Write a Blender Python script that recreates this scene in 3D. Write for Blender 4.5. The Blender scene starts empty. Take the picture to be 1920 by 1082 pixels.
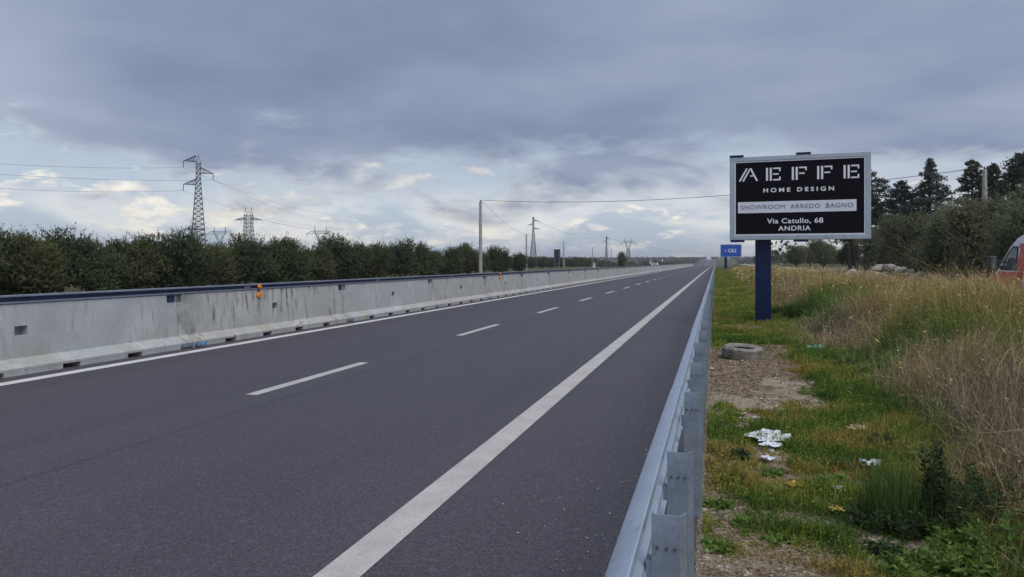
import bpy, bmesh, math, random
import numpy as np
from mathutils import Vector, Matrix

scene = bpy.context.scene
col = scene.collection
R = math.radians
random.seed(7)

# ------------------------------------------------------------------ camera
F = 1310.0            # focal length in photo pixels (1920 wide)
PSI = math.atan((1342 - 960) / F)
CH = 1.695            # eye height
HY = 491.6            # horizon row
cP, sP = math.cos(PSI), math.sin(PSI)
cam_d = bpy.data.cameras.new('camera')
cam = bpy.data.objects.new('camera', cam_d)
col.objects.link(cam)
cam.location = (0, 0, CH)
cam.rotation_euler = (R(90), 0, PSI)
cam_d.sensor_width = 36
cam_d.lens = 36 * F / 1920
cam_d.shift_y = -(541 - HY) / 1920
cam_d.clip_start = 0.05
cam_d.clip_end = 9000
scene.camera = cam

# ------------------------------------------------------------------ world
SUN_EL, SUN_AZ = R(57), R(125)      # azimuth clockwise from +Y
world = bpy.data.worlds.new('World')
scene.world = world
world.use_nodes = True
nt = world.node_tree
nt.nodes.clear()


def N(t, kind, **kw):
    n = t.nodes.new(kind)
    for k, v in kw.items():
        setattr(n, k, v)
    return n


def setin(n, **kw):
    for k, v in kw.items():
        n.inputs[k.replace('_', ' ')].default_value = v


def math_n(t, op, a, b=None, c=None, clamp=False):
    n = N(t, 'ShaderNodeMath', operation=op)
    n.use_clamp = clamp
    for i, v in enumerate((a, b, c)):
        if v is None:
            continue
        if isinstance(v, (int, float)):
            n.inputs[i].default_value = v
        else:
            t.links.new(v, n.inputs[i])
    return n.outputs[0]


def maprange(t, v, a, b, c=0.0, d=1.0, smooth=True):
    n = N(t, 'ShaderNodeMapRange')
    n.interpolation_type = 'SMOOTHSTEP' if smooth else 'LINEAR'
    for i, x in ((1, a), (2, b), (3, c), (4, d)):
        n.inputs[i].default_value = x
    t.links.new(v, n.inputs[0])
    return n.outputs[0]


def mixc(t, fac, a, b, blend='MIX'):
    n = N(t, 'ShaderNodeMix', data_type='RGBA', blend_type=blend)
    n.clamp_factor = True
    for i, v in ((0, fac), (6, a), (7, b)):
        if isinstance(v, (int, float)):
            n.inputs[i].default_value = v
        elif isinstance(v, tuple):
            n.inputs[i].default_value = (*v[:3], 1)
        else:
            t.links.new(v, n.inputs[i])
    return n.outputs[2]


def noise(t, vec, scale, detail=4, rough=0.55, dist=0.0, dims='3D'):
    n = N(t, 'ShaderNodeTexNoise', noise_dimensions=dims)
    setin(n, Scale=scale, Detail=detail, Roughness=rough, Distortion=dist)
    if vec is not None:
        t.links.new(vec, n.inputs['Vector'])
    return n.outputs['Fac']


tc = N(nt, 'ShaderNodeTexCoord')
sep = N(nt, 'ShaderNodeSeparateXYZ')
nt.links.new(tc.outputs['Generated'], sep.inputs[0])
dz = math_n(nt, 'MAXIMUM', sep.outputs[2], 0.0)
den = math_n(nt, 'ADD', dz, 0.10)
comb = N(nt, 'ShaderNodeCombineXYZ')
nt.links.new(math_n(nt, 'DIVIDE', sep.outputs[0], den), comb.inputs[0])
nt.links.new(math_n(nt, 'DIVIDE', sep.outputs[1], den), comb.inputs[1])
deck = comb.outputs[0]                       # position on the cloud deck
lowmap = N(nt, 'ShaderNodeMapping')          # flat banks of cloud seen edge-on near the horizon
lowmap.inputs['Scale'].default_value = (1, 1, 2.9)
lowmap.inputs['Location'].default_value = (2.3, 0.4, 0)
nt.links.new(tc.outputs['Generated'], lowmap.inputs[0])
low = lowmap.outputs[0]

n_big = noise(nt, deck, 0.30, 4, 0.48, 0.35)
n_mid = noise(nt, deck, 0.95, 4, 0.5, 0.2)
n_low = noise(nt, low, 5.5, 7, 0.58, 0.4)
n_low2 = noise(nt, low, 13.0, 6, 0.6, 0.2)
shade = math_n(nt, 'ADD', math_n(nt, 'MULTIPLY', n_big, 0.7), math_n(nt, 'MULTIPLY', n_mid, 0.3))
deckcol = mixc(nt, maprange(nt, shade, 0.36, 0.66), (0.155, 0.202, 0.315), (0.355, 0.405, 0.52))

sky = N(nt, 'ShaderNodeTexSky', sky_type='NISHITA')
sky.sun_disc = False
sky.sun_elevation = SUN_EL
sky.sun_rotation = SUN_AZ
sky.air_density = 1.2
sky.dust_density = 2.5
skys = mixc(nt, 1.0, sky.outputs[0], (0.10, 0.10, 0.10), 'MULTIPLY')
# lower, brighter layer: thin pale cloud with cream breaks over the clear sky
thin = mixc(nt, maprange(nt, n_low, 0.38, 0.66), (0.47, 0.56, 0.68), (0.98, 0.97, 0.94))
thin = mixc(nt, maprange(nt, n_low2, 0.52, 0.68), thin, (1.14, 1.05, 0.90))
lowcol = mixc(nt, 0.78, skys, thin)
edge = math_n(nt, 'ADD', dz, math_n(nt, 'MULTIPLY', math_n(nt, 'SUBTRACT', n_low, 0.5), 0.34))
edge = math_n(nt, 'ADD', edge, math_n(nt, 'MULTIPLY', math_n(nt, 'SUBTRACT', n_low2, 0.5), 0.10))
cover = maprange(nt, edge, 0.055, 0.175)
final = mixc(nt, cover, lowcol, deckcol)
bg = N(nt, 'ShaderNodeBackground')
bg.inputs[1].default_value = 0.71
nt.links.new(final, bg.inputs[0])
wo = N(nt, 'ShaderNodeOutputWorld')
nt.links.new(bg.outputs[0], wo.inputs[0])

sun_d = bpy.data.lights.new('sun', 'SUN')
sun_d.energy = 1.5
sun_d.angle = R(50)
sun_d.color = (1.0, 0.96, 0.90)
sun = bpy.data.objects.new('sun', sun_d)
col.objects.link(sun)
sdir = Vector((math.sin(SUN_AZ) * math.cos(SUN_EL), math.cos(SUN_AZ) * math.cos(SUN_EL), math.sin(SUN_EL)))
sun.rotation_euler = sdir.to_track_quat('Z', 'Y').to_euler()
sun.location = (30, -20, 60)

vs = scene.view_settings
vs.view_transform = 'Standard'
vs.look = 'None'
vs.exposure = 0.72
vs.gamma = 1
vs.use_curve_mapping = False
scene.render.engine = 'CYCLES'
scene.cycles.use_denoising = True
scene.cycles.max_bounces = 5
scene.cycles.diffuse_bounces = 2
scene.cycles.glossy_bounces = 2
scene.cycles.transparent_max_bounces = 8


# ------------------------------------------------------------------ helpers
def at(px, py, D):
    """photo pixel + depth along the camera axis -> world point"""
    xc = (px - 960) / F * D
    return Vector((xc * cP - D * sP, xc * sP + D * cP, CH - (py - HY) * D / F))


def depth_on(px, X):
    """depth at which the pixel column px meets the line x = X along the road"""
    return X * F / (cP * (px - 1342))


def tag(o, label=None, cat=None, group=None, kind=None):
    for k, v in (('label', label), ('category', cat), ('group', group), ('kind', kind)):
        if v:
            o[k] = v
    return o


def empty(name, loc=(0, 0, 0), rz=0.0):
    o = bpy.data.objects.new(name, None)
    o.empty_display_size = 0.2
    o.location = loc
    o.rotation_euler = (0, 0, rz)
    col.objects.link(o)
    return o


def link_mesh(name, me, mat, parent=None):
    o = bpy.data.objects.new(name, me)
    if mat is not None and len(me.materials) == 0:
        me.materials.append(mat)
    col.objects.link(o)
    o.parent = parent
    return o


def copy_tree(o, parent=None):
    c = o.copy()
    col.objects.link(c)
    c.parent = parent
    for ch in o.children:
        copy_tree(ch, c)
    return c


class MB:
    def __init__(s):
        s.v, s.f = [], []

    def add(s, v, f):
        n = len(s.v)
        s.v += [tuple(p) for p in v]
        s.f += [tuple(i + n for i in q) for q in f]
        return s

    def box(s, a, b):
        (x0, y0, z0), (x1, y1, z1) = a, b
        return s.add([(x0, y0, z0), (x1, y0, z0), (x1, y1, z0), (x0, y1, z0), (x0, y0, z1), (x1, y0, z1), (x1, y1, z1), (x0, y1, z1)],
                     [(0, 3, 2, 1), (4, 5, 6, 7), (0, 1, 5, 4), (1, 2, 6, 5), (2, 3, 7, 6), (3, 0, 4, 7)])

    def tube(s, pts, rads, n=8, cap=True):
        pts = [Vector(p) for p in pts]
        if not hasattr(rads, '__len__'):
            rads = [rads] * len(pts)
        rings = []
        for i, p in enumerate(pts):
            d = (pts[min(i + 1, len(pts) - 1)] - pts[max(i - 1, 0)]).normalized()
            u = d.orthogonal().normalized() if abs(d.z) > 0.95 else d.cross(Vector((0, 0, 1))).normalized()
            w = d.cross(u)
            rings.append([p + (u * math.cos(2 * math.pi * k / n) + w * math.sin(2 * math.pi * k / n)) * rads[i] for k in range(n)])
        v = [q for r in rings for q in r]
        f = []
        for i in range(len(pts) - 1):
            for k in range(n):
                f.append((i * n + k, i * n + (k + 1) % n, (i + 1) * n + (k + 1) % n, (i + 1) * n + k))
        if cap:
            f.append(tuple(range(n))[::-1])
            f.append(tuple((len(pts) - 1) * n + k for k in range(n)))
        return s.add(v, f)

    def bar(s, a, b, w):
        return s.tube([a, b], w * 0.7071, 4)

    def prism(s, poly, y0, y1):
        """polygon in (x, z) swept along y"""
        n = len(poly)
        v = [(x, y0, z) for x, z in poly] + [(x, y1, z) for x, z in poly]
        f = [tuple(range(n)), tuple(range(2 * n - 1, n - 1, -1))]
        for k in range(n):
            f.append((k, n + k, n + (k + 1) % n, (k + 1) % n))
        return s.add(v, f)

    def lathe(s, prof, n=32, center=(0, 0, 0), closed=False):
        v = []
        for k in range(n):
            a = 2 * math.pi * k / n
            v += [(center[0] + r * math.cos(a), center[1] + r * math.sin(a), center[2] + z) for r, z in prof]
        m = len(prof)
        f = []
        for k in range(n):
            for j in range(m if closed else m - 1):
                j2 = (j + 1) % m
                k2 = (k + 1) % n
                f.append((k * m + j, k2 * m + j, k2 * m + j2, k * m + j2))
        return s.add(v, f)

    def mesh(s, name, mat, smooth=False):
        me = bpy.data.meshes.new(name)
        me.from_pydata(s.v, [], s.f)
        me.update()
        bm = bmesh.new()
        bm.from_mesh(me)
        bmesh.ops.recalc_face_normals(bm, faces=bm.faces)
        bm.to_mesh(me)
        bm.free()
        me.materials.append(mat)
        if smooth:
            me.polygons.foreach_set('use_smooth', [True] * len(me.polygons))
            me.set_sharp_from_angle(angle=R(40))
        return me

    def build(s, name, mat, parent=None, smooth=False):
        return link_mesh(name, s.mesh(name, mat, smooth), mat, parent)


def bevel(o, w, seg=2):
    m = o.modifiers.new('bevel', 'BEVEL')
    m.width = w
    m.segments = seg
    m.limit_method = 'ANGLE'
    return o


def tri_mesh(name, V, T, C=None, mat=None):
    """fast triangle mesh from numpy, optional per-vertex colour"""
    me = bpy.data.meshes.new(name)
    V = np.asarray(V, np.float32).reshape(-1, 3)
    T = np.asarray(T, np.int32).reshape(-1, 3)
    me.vertices.add(len(V))
    me.vertices.foreach_set('co', V.ravel())
    me.loops.add(len(T) * 3)
    me.loops.foreach_set('vertex_index', T.ravel())
    me.polygons.add(len(T))
    me.polygons.foreach_set('loop_start', np.arange(0, len(T) * 3, 3, dtype=np.int32))
    if C is not None:
        a = me.color_attributes.new('Col', 'FLOAT_COLOR', 'POINT')
        C4 = np.ones((len(V), 4), np.float32)
        C4[:, :3] = C
        a.data.foreach_set('color', C4.ravel())
    me.update()
    me.validate()
    if mat:
        me.materials.append(mat)
    return me


def vnoise(x, y, scale, seed=0):
    """smooth value noise in numpy, 0..1"""
    x = np.asarray(x, float) / scale + seed * 17.3
    y = np.asarray(y, float) / scale + seed * 9.7
    xi, yi = np.floor(x), np.floor(y)
    fx, fy = x - xi, y - yi
    fx, fy = fx * fx * (3 - 2 * fx), fy * fy * (3 - 2 * fy)

    def h(a, b):
        v = np.sin(a * 127.1 + b * 311.7 + seed * 74.7) * 43758.5453
        return v - np.floor(v)
    return (h(xi, yi) * (1 - fx) + h(xi + 1, yi) * fx) * (1 - fy) + (h(xi, yi + 1) * (1 - fx) + h(xi + 1, yi + 1) * fx) * fy


def fbm(x, y, scale, seed=0):
    return 0.55 * vnoise(x, y, scale, seed) + 0.3 * vnoise(x, y, scale / 2.3, seed + 1) + 0.15 * vnoise(x, y, scale / 5.1, seed + 2)


def sstep(x, a, b):
    t = np.clip((np.asarray(x, float) - a) / (b - a), 0, 1)
    return t * t * (3 - 2 * t)


# ------------------------------------------------------------------ materials
def new_mat(name):
    m = bpy.data.materials.new(name)
    m.use_nodes = True
    t = m.node_tree
    return m, t, t.nodes['Principled BSDF']


def plain(name, colr, rough=0.6, metal=0.0, vary=0.12, scale=6.0, bump=0.0, bscale=80.0):
    m, t, b = new_mat(name)
    co = N(t, 'ShaderNodeTexCoord').outputs['Object']
    n = noise(t, co, scale, 5, 0.6)
    dark = tuple(c * (1 - vary) for c in colr)
    lite = tuple(min(1, c * (1 + vary)) for c in colr)
    t.links.new(mixc(t, maprange(t, n, 0.3, 0.7), dark, lite), b.inputs['Base Color'])
    b.inputs['Roughness'].default_value = rough
    b.inputs['Metallic'].default_value = metal
    if bump:
        bp = N(t, 'ShaderNodeBump')
        bp.inputs['Strength'].default_value = bump
        bp.inputs['Distance'].default_value = 0.01
        t.links.new(noise(t, co, bscale, 4), bp.inputs['Height'])
        t.links.new(bp.outputs[0], b.inputs['Normal'])
    return m


def mat_asphalt():
    m, t, b = new_mat('asphalt')
    g = N(t, 'ShaderNodeNewGeometry').outputs['Position']
    mp = N(t, 'ShaderNodeMapping')
    mp.inputs['Scale'].default_value = (1, 0.06, 1)
    t.links.new(g, mp.inputs[0])
    streak = noise(t, mp.outputs[0], 1.1, 4)
    patch = noise(t, g, 0.5, 5, 0.6)
    grain = noise(t, g, 105, 2, 0.7)
    grain2 = noise(t, g, 34, 4, 0.85)
    grain3 = noise(t, g, 15, 3, 0.9)
    c = mixc(t, maprange(t, streak, 0.3, 0.7), (0.038, 0.035, 0.047), (0.054, 0.050, 0.065))
    c = mixc(t, maprange(t, patch, 0.35, 0.7, 0, 0.35), c, (0.068, 0.063, 0.078))
    c = mixc(t, maprange(t, grain, 0.53, 0.66, 0, 0.75), c, (0.21, 0.19, 0.20))
    c = mixc(t, maprange(t, grain2, 0.55, 0.38, 0, 0.75), c, (0.022, 0.019, 0.027))
    c = mixc(t, maprange(t, grain3, 0.52, 0.66, 0, 0.5), c, (0.115, 0.108, 0.132))
    # paving seam
    sx = N(t, 'ShaderNodeSeparateXYZ')
    t.links.new(g, sx.inputs[0])
    wob = math_n(t, 'MULTIPLY', math_n(t, 'SUBTRACT', noise(t, mp.outputs[0], 6, 3), 0.5), 0.06)
    ds = math_n(t, 'ABSOLUTE', math_n(t, 'ADD', math_n(t, 'ADD', sx.outputs[0], 5.19), wob))
    seam = maprange(t, ds, 0.012, 0.04, 1, 0)
    seam = math_n(t, 'MULTIPLY', seam, maprange(t, noise(t, g, 2.5, 3), 0.35, 0.6, 0.25, 0.75))
    c = mixc(t, seam, c, (0.025, 0.022, 0.028))
    # dust swept to the edge by the guardrail
    dust = math_n(t, 'MULTIPLY', maprange(t, sx.outputs[0], -1.3, -0.2), maprange(t, noise(t, g, 5, 5, 0.7), 0.45, 0.7, 0, 0.5))
    c = mixc(t, dust, c, (0.06, 0.048, 0.042))
    t.links.new(c, b.inputs['Base Color'])
    b.inputs['Roughness'].default_value = 0.62
    bp = N(t, 'ShaderNodeBump')
    bp.inputs['Strength'].default_value = 0.55
    bp.inputs['Distance'].default_value = 0.006
    t.links.new(math_n(t, 'ADD', grain, grain2), bp.inputs['Height'])
    t.links.new(bp.outputs[0], b.inputs['Normal'])
    return m


def mat_paint(name, colr, worn=0.35):
    m, t, b = new_mat(name)
    g = N(t, 'ShaderNodeNewGeometry').outputs['Position']
    n = noise(t, g, 60, 4, 0.7)
    n2 = noise(t, g, 3, 5, 0.6)
    c = mixc(t, maprange(t, n2, 0.35, 0.7), tuple(x * 0.82 for x in colr), colr)
    c = mixc(t, maprange(t, n, 0.5, 0.66, 0, worn), c, (0.15, 0.14, 0.145))
    t.links.new(c, b.inputs['Base Color'])
    b.inputs['Roughness'].default_value = 0.7
    bp = N(t, 'ShaderNodeBump')
    bp.inputs['Strength'].default_value = 0.4
    bp.inputs['Distance'].default_value = 0.004
    t.links.new(n, bp.inputs['Height'])
    t.links.new(bp.outputs[0], b.inputs['Normal'])
    return m


def mat_concrete(name, a, bcol, stain, amount):
    m, t, b = new_mat(name)
    tcn = N(t, 'ShaderNodeTexCoord')
    co = tcn.outputs['Object']
    oi = N(t, 'ShaderNodeObjectInfo')
    off = N(t, 'ShaderNodeVectorMath', operation='ADD')
    cb = N(t, 'ShaderNodeCombineXYZ')
    t.links.new(math_n(t, 'MULTIPLY', oi.outputs['Random'], 50), cb.inputs[1])
    t.links.new(co, off.inputs[0])
    t.links.new(cb.outputs[0], off.inputs[1])
    v = off.outputs[0]
    mp = N(t, 'ShaderNodeMapping')
    mp.inputs['Scale'].default_value = (1, 1, 0.14)
    t.links.new(v, mp.inputs[0])
    cloud = noise(t, v, 1.3, 6, 0.62)
    streak = noise(t, mp.outputs[0], 9, 5, 0.65)
    fine = noise(t, v, 26, 5, 0.65)
    sz = N(t, 'ShaderNodeSeparateXYZ')
    t.links.new(co, sz.inputs[0])
    c = mixc(t, maprange(t, cloud, 0.3, 0.7), a, bcol)
    c = mixc(t, math_n(t, 'MULTIPLY', oi.outputs['Random'], 0.35), c, (0.40, 0.40, 0.37))
    st = math_n(t, 'MULTIPLY', maprange(t, streak, 0.47, 0.66), maprange(t, cloud, 0.40, 0.6))
    ends = maprange(t, math_n(t, 'ABSOLUTE', math_n(t, 'SUBTRACT', math_n(t, 'DIVIDE', sz.outputs[1], 6.42), 0.5)), 0.36, 0.5)
    st = math_n(t, 'MAXIMUM', st, math_n(t, 'MULTIPLY', ends, maprange(t, noise(t, v, 3.5, 5, 0.65), 0.42, 0.66, 0, 0.7)))
    st = math_n(t, 'MULTIPLY', st, amount)
    c = mixc(t, st, c, stain)
    foot = maprange(t, noise(t, v, 2.2, 4), 0.45, 0.65)
    c = mixc(t, math_n(t, 'MULTIPLY', math_n(t, 'MULTIPLY', foot, maprange(t, sz.outputs[2], 0.55, 0.25)), 0.5), c, (0.30, 0.28, 0.21))
    c = mixc(t, maprange(t, fine, 0.4, 0.7, 0, 0.3), c, (0.24, 0.25, 0.25))
    pore = noise(t, v, 90, 2, 0.5)
    c = mixc(t, maprange(t, pore, 0.66, 0.74, 0, 0.6), c, (0.14, 0.14, 0.14))
    t.links.new(c, b.inputs['Base Color'])
    b.inputs['Roughness'].default_value = 0.8
    bp = N(t, 'ShaderNodeBump')
    bp.inputs['Strength'].default_value = 0.25
    bp.inputs['Distance'].default_value = 0.01
    t.links.new(fine, bp.inputs['Height'])
    t.links.new(bp.outputs[0], b.inputs['Normal'])
    return m


def mat_galv(name, base=(0.31, 0.375, 0.46), dark=(0.205, 0.255, 0.325), metal=0.55, rough=0.42):
    m, t, b = new_mat(name)
    co = N(t, 'ShaderNodeTexCoord').outputs['Object']
    vor = N(t, 'ShaderNodeTexVoronoi')
    vor.inputs['Scale'].default_value = 55
    t.links.new(co, vor.inputs['Vector'])
    sp = N(t, 'ShaderNodeSeparateColor')
    t.links.new(vor.outputs['Color'], sp.inputs[0])
    n = noise(t, co, 4, 6, 0.65)
    mp = N(t, 'ShaderNodeMapping')
    mp.inputs['Scale'].default_value = (1, 1, 0.2)
    t.links.new(co, mp.inputs[0])
    n2 = noise(t, mp.outputs[0], 14, 5, 0.7)
    c = mixc(t, maprange(t, n, 0.3, 0.7), dark, base)
    c = mixc(t, math_n(t, 'MULTIPLY', sp.outputs[0], 0.22), c, (0.5, 0.54, 0.60))
    c = mixc(t, maprange(t, n2, 0.55, 0.75, 0, 0.4), c, (0.15, 0.165, 0.19))
    t.links.new(c, b.inputs['Base Color'])
    b.inputs['Metallic'].default_value = metal
    t.links.new(maprange(t, n2, 0.3, 0.7, rough - 0.08, rough + 0.14), b.inputs['Roughness'])
    return m


def mat_veg(name, rough=0.75, trans=0.25, tint=(1, 1, 1)):
    m = bpy.data.materials.new(name)
    m.use_nodes = True
    t = m.node_tree
    t.nodes.clear()
    at_ = N(t, 'ShaderNodeVertexColor', layer_name='Col')
    c = mixc(t, 1.0, at_.outputs[0], tint, 'MULTIPLY')
    d = N(t, 'ShaderNodeBsdfPrincipled')
    d.inputs['Roughness'].default_value = rough
    d.inputs['Specular IOR Level'].default_value = 0.25
    tr = N(t, 'ShaderNodeBsdfTranslucent')
    t.links.new(c, d.inputs['Base Color'])
    t.links.new(c, tr.inputs[0])
    mx = N(t, 'ShaderNodeMixShader')
    mx.inputs[0].default_value = trans
    t.links.new(d.outputs[0], mx.inputs[1])
    t.links.new(tr.outputs[0], mx.inputs[2])
    o = N(t, 'ShaderNodeOutputMaterial')
    t.links.new(mx.outputs[0], o.inputs[0])
    return m


def mat_ground():
    m, t, b = new_mat('verge_earth')
    g = N(t, 'ShaderNodeNewGeometry').outputs['Position']
    n1 = noise(t, g, 1.1, 6, 0.65)
    n2 = noise(t, g, 14, 5, 0.7)
    vor = N(t, 'ShaderNodeTexVoronoi')
    vor.inputs['Scale'].default_value = 42
    t.links.new(g, vor.inputs['Vector'])
    sp = N(t, 'ShaderNodeSeparateColor')
    t.links.new(vor.outputs['Color'], sp.inputs[0])
    c = mixc(t, maprange(t, n1, 0.35, 0.65), (0.25, 0.19, 0.14), (0.36, 0.30, 0.24))
    c = mixc(t, maprange(t, n2, 0.45, 0.65, 0, 0.6), c, (0.13, 0.10, 0.072))
    c = mixc(t, maprange(t, sp.outputs[0], 0.72, 0.95, 0, 0.7), c, (0.44, 0.40, 0.35))
    c = mixc(t, maprange(t, sp.outputs[1], 0.75, 0.95, 0, 0.5), c, (0.10, 0.08, 0.06))
    sx = N(t, 'ShaderNodeSeparateXYZ')
    t.links.new(g, sx.inputs[0])
    far = math_n(t, 'MAXIMUM', maprange(t, sx.outputs[0], -20, -26), maprange(t, sx.outputs[1], 60, 130))
    field = mixc(t, maprange(t, noise(t, g, 0.08, 5), 0.35, 0.65), (0.055, 0.068, 0.028), (0.10, 0.095, 0.045))
    c = mixc(t, far, c, field)
    t.links.new(c, b.inputs['Base Color'])
    b.inputs['Roughness'].default_value = 0.95
    b.inputs['Specular IOR Level'].default_value = 0.15
    bp = N(t, 'ShaderNodeBump')
    bp.inputs['Strength'].default_value = 0.9
    bp.inputs['Distance'].default_value = 0.02
    t.links.new(math_n(t, 'ADD', vor.outputs['Distance'], n2), bp.inputs['Height'])
    t.links.new(bp.outputs[0], b.inputs['Normal'])
    return m


M_asph = mat_asphalt()
M_white = mat_paint('worn_white_paint', (0.50, 0.49, 0.47), 0.42)
M_white2 = mat_paint('clean_white_paint', (0.66, 0.66, 0.66), 0.2)
M_conc = mat_concrete('concrete', (0.335, 0.345, 0.355), (0.46, 0.465, 0.47), (0.145, 0.14, 0.13), 1.1)
M_conc_b = mat_concrete('cool_concrete', (0.335, 0.36, 0.385), (0.45, 0.475, 0.50), (0.20, 0.21, 0.21), 0.6)
M_galv = mat_galv('galvanised_steel')
M_galv_top = mat_galv('galvanised_beam', (0.47, 0.56, 0.69), (0.40, 0.485, 0.60), 0.55, 0.38)
M_rail = mat_galv('steel_top_rail', (0.30, 0.34, 0.42), (0.22, 0.26, 0.34), 0.5, 0.4)
M_railblue = plain('dark_blue_channel', (0.030, 0.045, 0.105), 0.45, 0.3, 0.25, 2.0)
M_dark = plain('dark_recess', (0.035, 0.036, 0.04), 0.9)
M_rubber = plain('black_rubber', (0.02, 0.02, 0.02), 0.85, 0, 0.3, 20)
M_orange = plain('orange_reflector', (0.75, 0.22, 0.01), 0.35, 0, 0.15, 30)
M_steel_dark = plain('weathered_steel', (0.10, 0.105, 0.115), 0.55, 0.5, 0.3, 3)
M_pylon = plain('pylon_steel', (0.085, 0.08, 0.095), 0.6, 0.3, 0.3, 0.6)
M_pylon_hazed = plain('hazed_pylon_steel', (0.12, 0.125, 0.14), 0.6, 0.2, 0.2, 0.6)  # paler copy of the pylon steel, distance haze put into the colour
M_cable = plain('cable', (0.06, 0.06, 0.07), 0.6, 0.2)
M_poleconc = plain('pole_concrete', (0.33, 0.32, 0.31), 0.85, 0, 0.2, 3, 0.2)
M_navy = plain('navy_paint', (0.003, 0.014, 0.062), 0.42, 0, 0.18, 2.5)
M_navy.node_tree.nodes['Principled BSDF'].inputs['Specular IOR Level'].default_value = 0.3
M_panel = plain('black_print', (0.004, 0.004, 0.008), 0.75, 0, 0.2, 3)
M_panel.node_tree.nodes['Principled BSDF'].inputs['Specular IOR Level'].default_value = 0.12
M_print = plain('white_print', (0.72, 0.73, 0.80), 0.5, 0, 0.05)
M_printgrey = plain('grey_print', (0.10, 0.11, 0.14), 0.5)
M_band = plain('pale_band_print', (0.62, 0.65, 0.76), 0.5, 0, 0.04)
M_frame = mat_galv('aluminium_frame', (0.40, 0.46, 0.53), (0.31, 0.365, 0.43), 0.45, 0.4)
M_bluesign = plain('blue_print', (0.008, 0.085, 0.42), 0.4, 0, 0.08)
M_ground = mat_ground()
M_grass = mat_veg('grass_blades', 0.8, 0.4)
M_leaf = mat_veg('tree_leaves', 0.6, 0.2)
M_bark = plain('bark', (0.10, 0.078, 0.06), 0.95, 0, 0.45, 5, 0.6, 12)
M_tyre = plain('dusty_tyre', (0.21, 0.195, 0.175), 0.92, 0, 0.4, 9, 0.4, 40)
M_stone = plain('pale_stone', (0.36, 0.34, 0.31), 0.9, 0, 0.3, 4, 0.5, 15)
M_paper = plain('crumpled_paper', (0.62, 0.66, 0.72), 0.7, 0, 0.15, 20)
M_gravelroad = plain('pale_gravel_road', (0.40, 0.36, 0.29), 0.95, 0, 0.15, 0.8, 0.3, 30)
M_vanwhite = plain('white_van_paint', (0.68, 0.70, 0.73), 0.28, 0, 0.03)
M_vanred = plain('red_van_paint', (0.55, 0.016, 0.018), 0.3, 0, 0.05)
M_glass = plain('window_glass', (0.10, 0.12, 0.125), 0.06, 0, 0.1)
M_blackplastic = plain('black_plastic', (0.018, 0.018, 0.02), 0.5)


# ------------------------------------------------------------------ terrain
def road_z(y):
    y = np.asarray(y, float)
    return -3.2 * sstep(y, 300, 540) + 10.5 * sstep(y, 580, 1500)


RX = [-0.1, 0.3, 1.2, 2.2, 3.5, 4.8, 6.0, 7.5, 8.3, 12.2, 14, 20, 60, 4000]
RZ = [0.0, 0.0, 0.0, 0.14, 0.40, 0.52, 0.42, 0.16, 0.10, 0.10, 0.22, 0.4, 0.5, 0.6]


def ground_z(x, y):
    x = np.asarray(x, float)
    y = np.asarray(y, float)
    z = np.interp(x, RX, RZ)
    z = z + 0.7 * sstep(y, 25, 120) * sstep(x, 5.5, 8) * (1 - sstep(x, 30, 80))
    wob = (fbm(x, y, 2.2, 3) - 0.5) * 0.42 * sstep(x, 1.2, 2.6) * (1 - sstep(x, 7.0, 8.2))
    wob = wob + (fbm(x, y, 0.7, 5) - 0.5) * 0.05 * sstep(x, 0.0, 0.5) * (1 - sstep(x, 7.2, 8.2))
    z = z + wob
    z = np.where(x < -0.11, -0.06 - 0.25 * sstep(-x, 21, 26), z)
    return z + road_z(y)


ys = np.concatenate([np.arange(-40, -6, 4.0), np.arange(-6, 30, 0.2), np.arange(30, 110, 1.25), np.arange(110, 560, 10.0), np.arange(560, 1600, 60.0), np.array([1700, 2200, 3200, 5000])])
xs = np.concatenate([np.array([-5000, -2500, -1200, -600, -300, -150, -90, -60, -40, -30, -26, -23, -21.2, -20.8, -0.14, -0.10]),
                     np.arange(0, 9, 0.14), np.arange(9, 22, 0.7), np.array([24, 30, 40, 60, 100, 200, 400, 900, 2000, 5000.0])])
GX, GY = np.meshgrid(xs, ys)
GZ = ground_z(GX, GY)
nx, ny = len(xs), len(ys)
idx = np.arange(nx * ny).reshape(ny, nx)
a, b_, c_, d_ = idx[:-1, :-1].ravel(), idx[:-1, 1:].ravel(), idx[1:, 1:].ravel(), idx[1:, :-1].ravel()
T = np.concatenate([np.stack([a, b_, c_], 1), np.stack([a, c_, d_], 1)])
me = tri_mesh('ground', np.stack([GX, GY, GZ], -1).reshape(-1, 3), T, None, M_ground)
me.polygons.foreach_set('use_smooth', [True] * len(me.polygons))
tag(link_mesh('ground', me, None), 'stony earth verge and fields on both sides of the road', None, None, 'structure')

road_ys = np.concatenate([np.arange(-40, 280, 8.0), np.arange(280, 620, 10.0), np.arange(620, 1600, 35.0)])


def strip(name, x0, x1, y_list, dzv, mat, parent=None):
    v, f = [], []
    for y in y_list:
        z = float(road_z(y)) + dzv
        v += [(x0, y, z), (x1, y, z)]
    for i in range(len(y_list) - 1):
        f.append((2 * i, 2 * i + 1, 2 * i + 3, 2 * i + 2))
    me_ = bpy.data.meshes.new(name)
    me_.from_pydata(v, [], f)
    me_.materials.append(mat)
    return link_mesh(name, me_, mat, parent)


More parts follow.
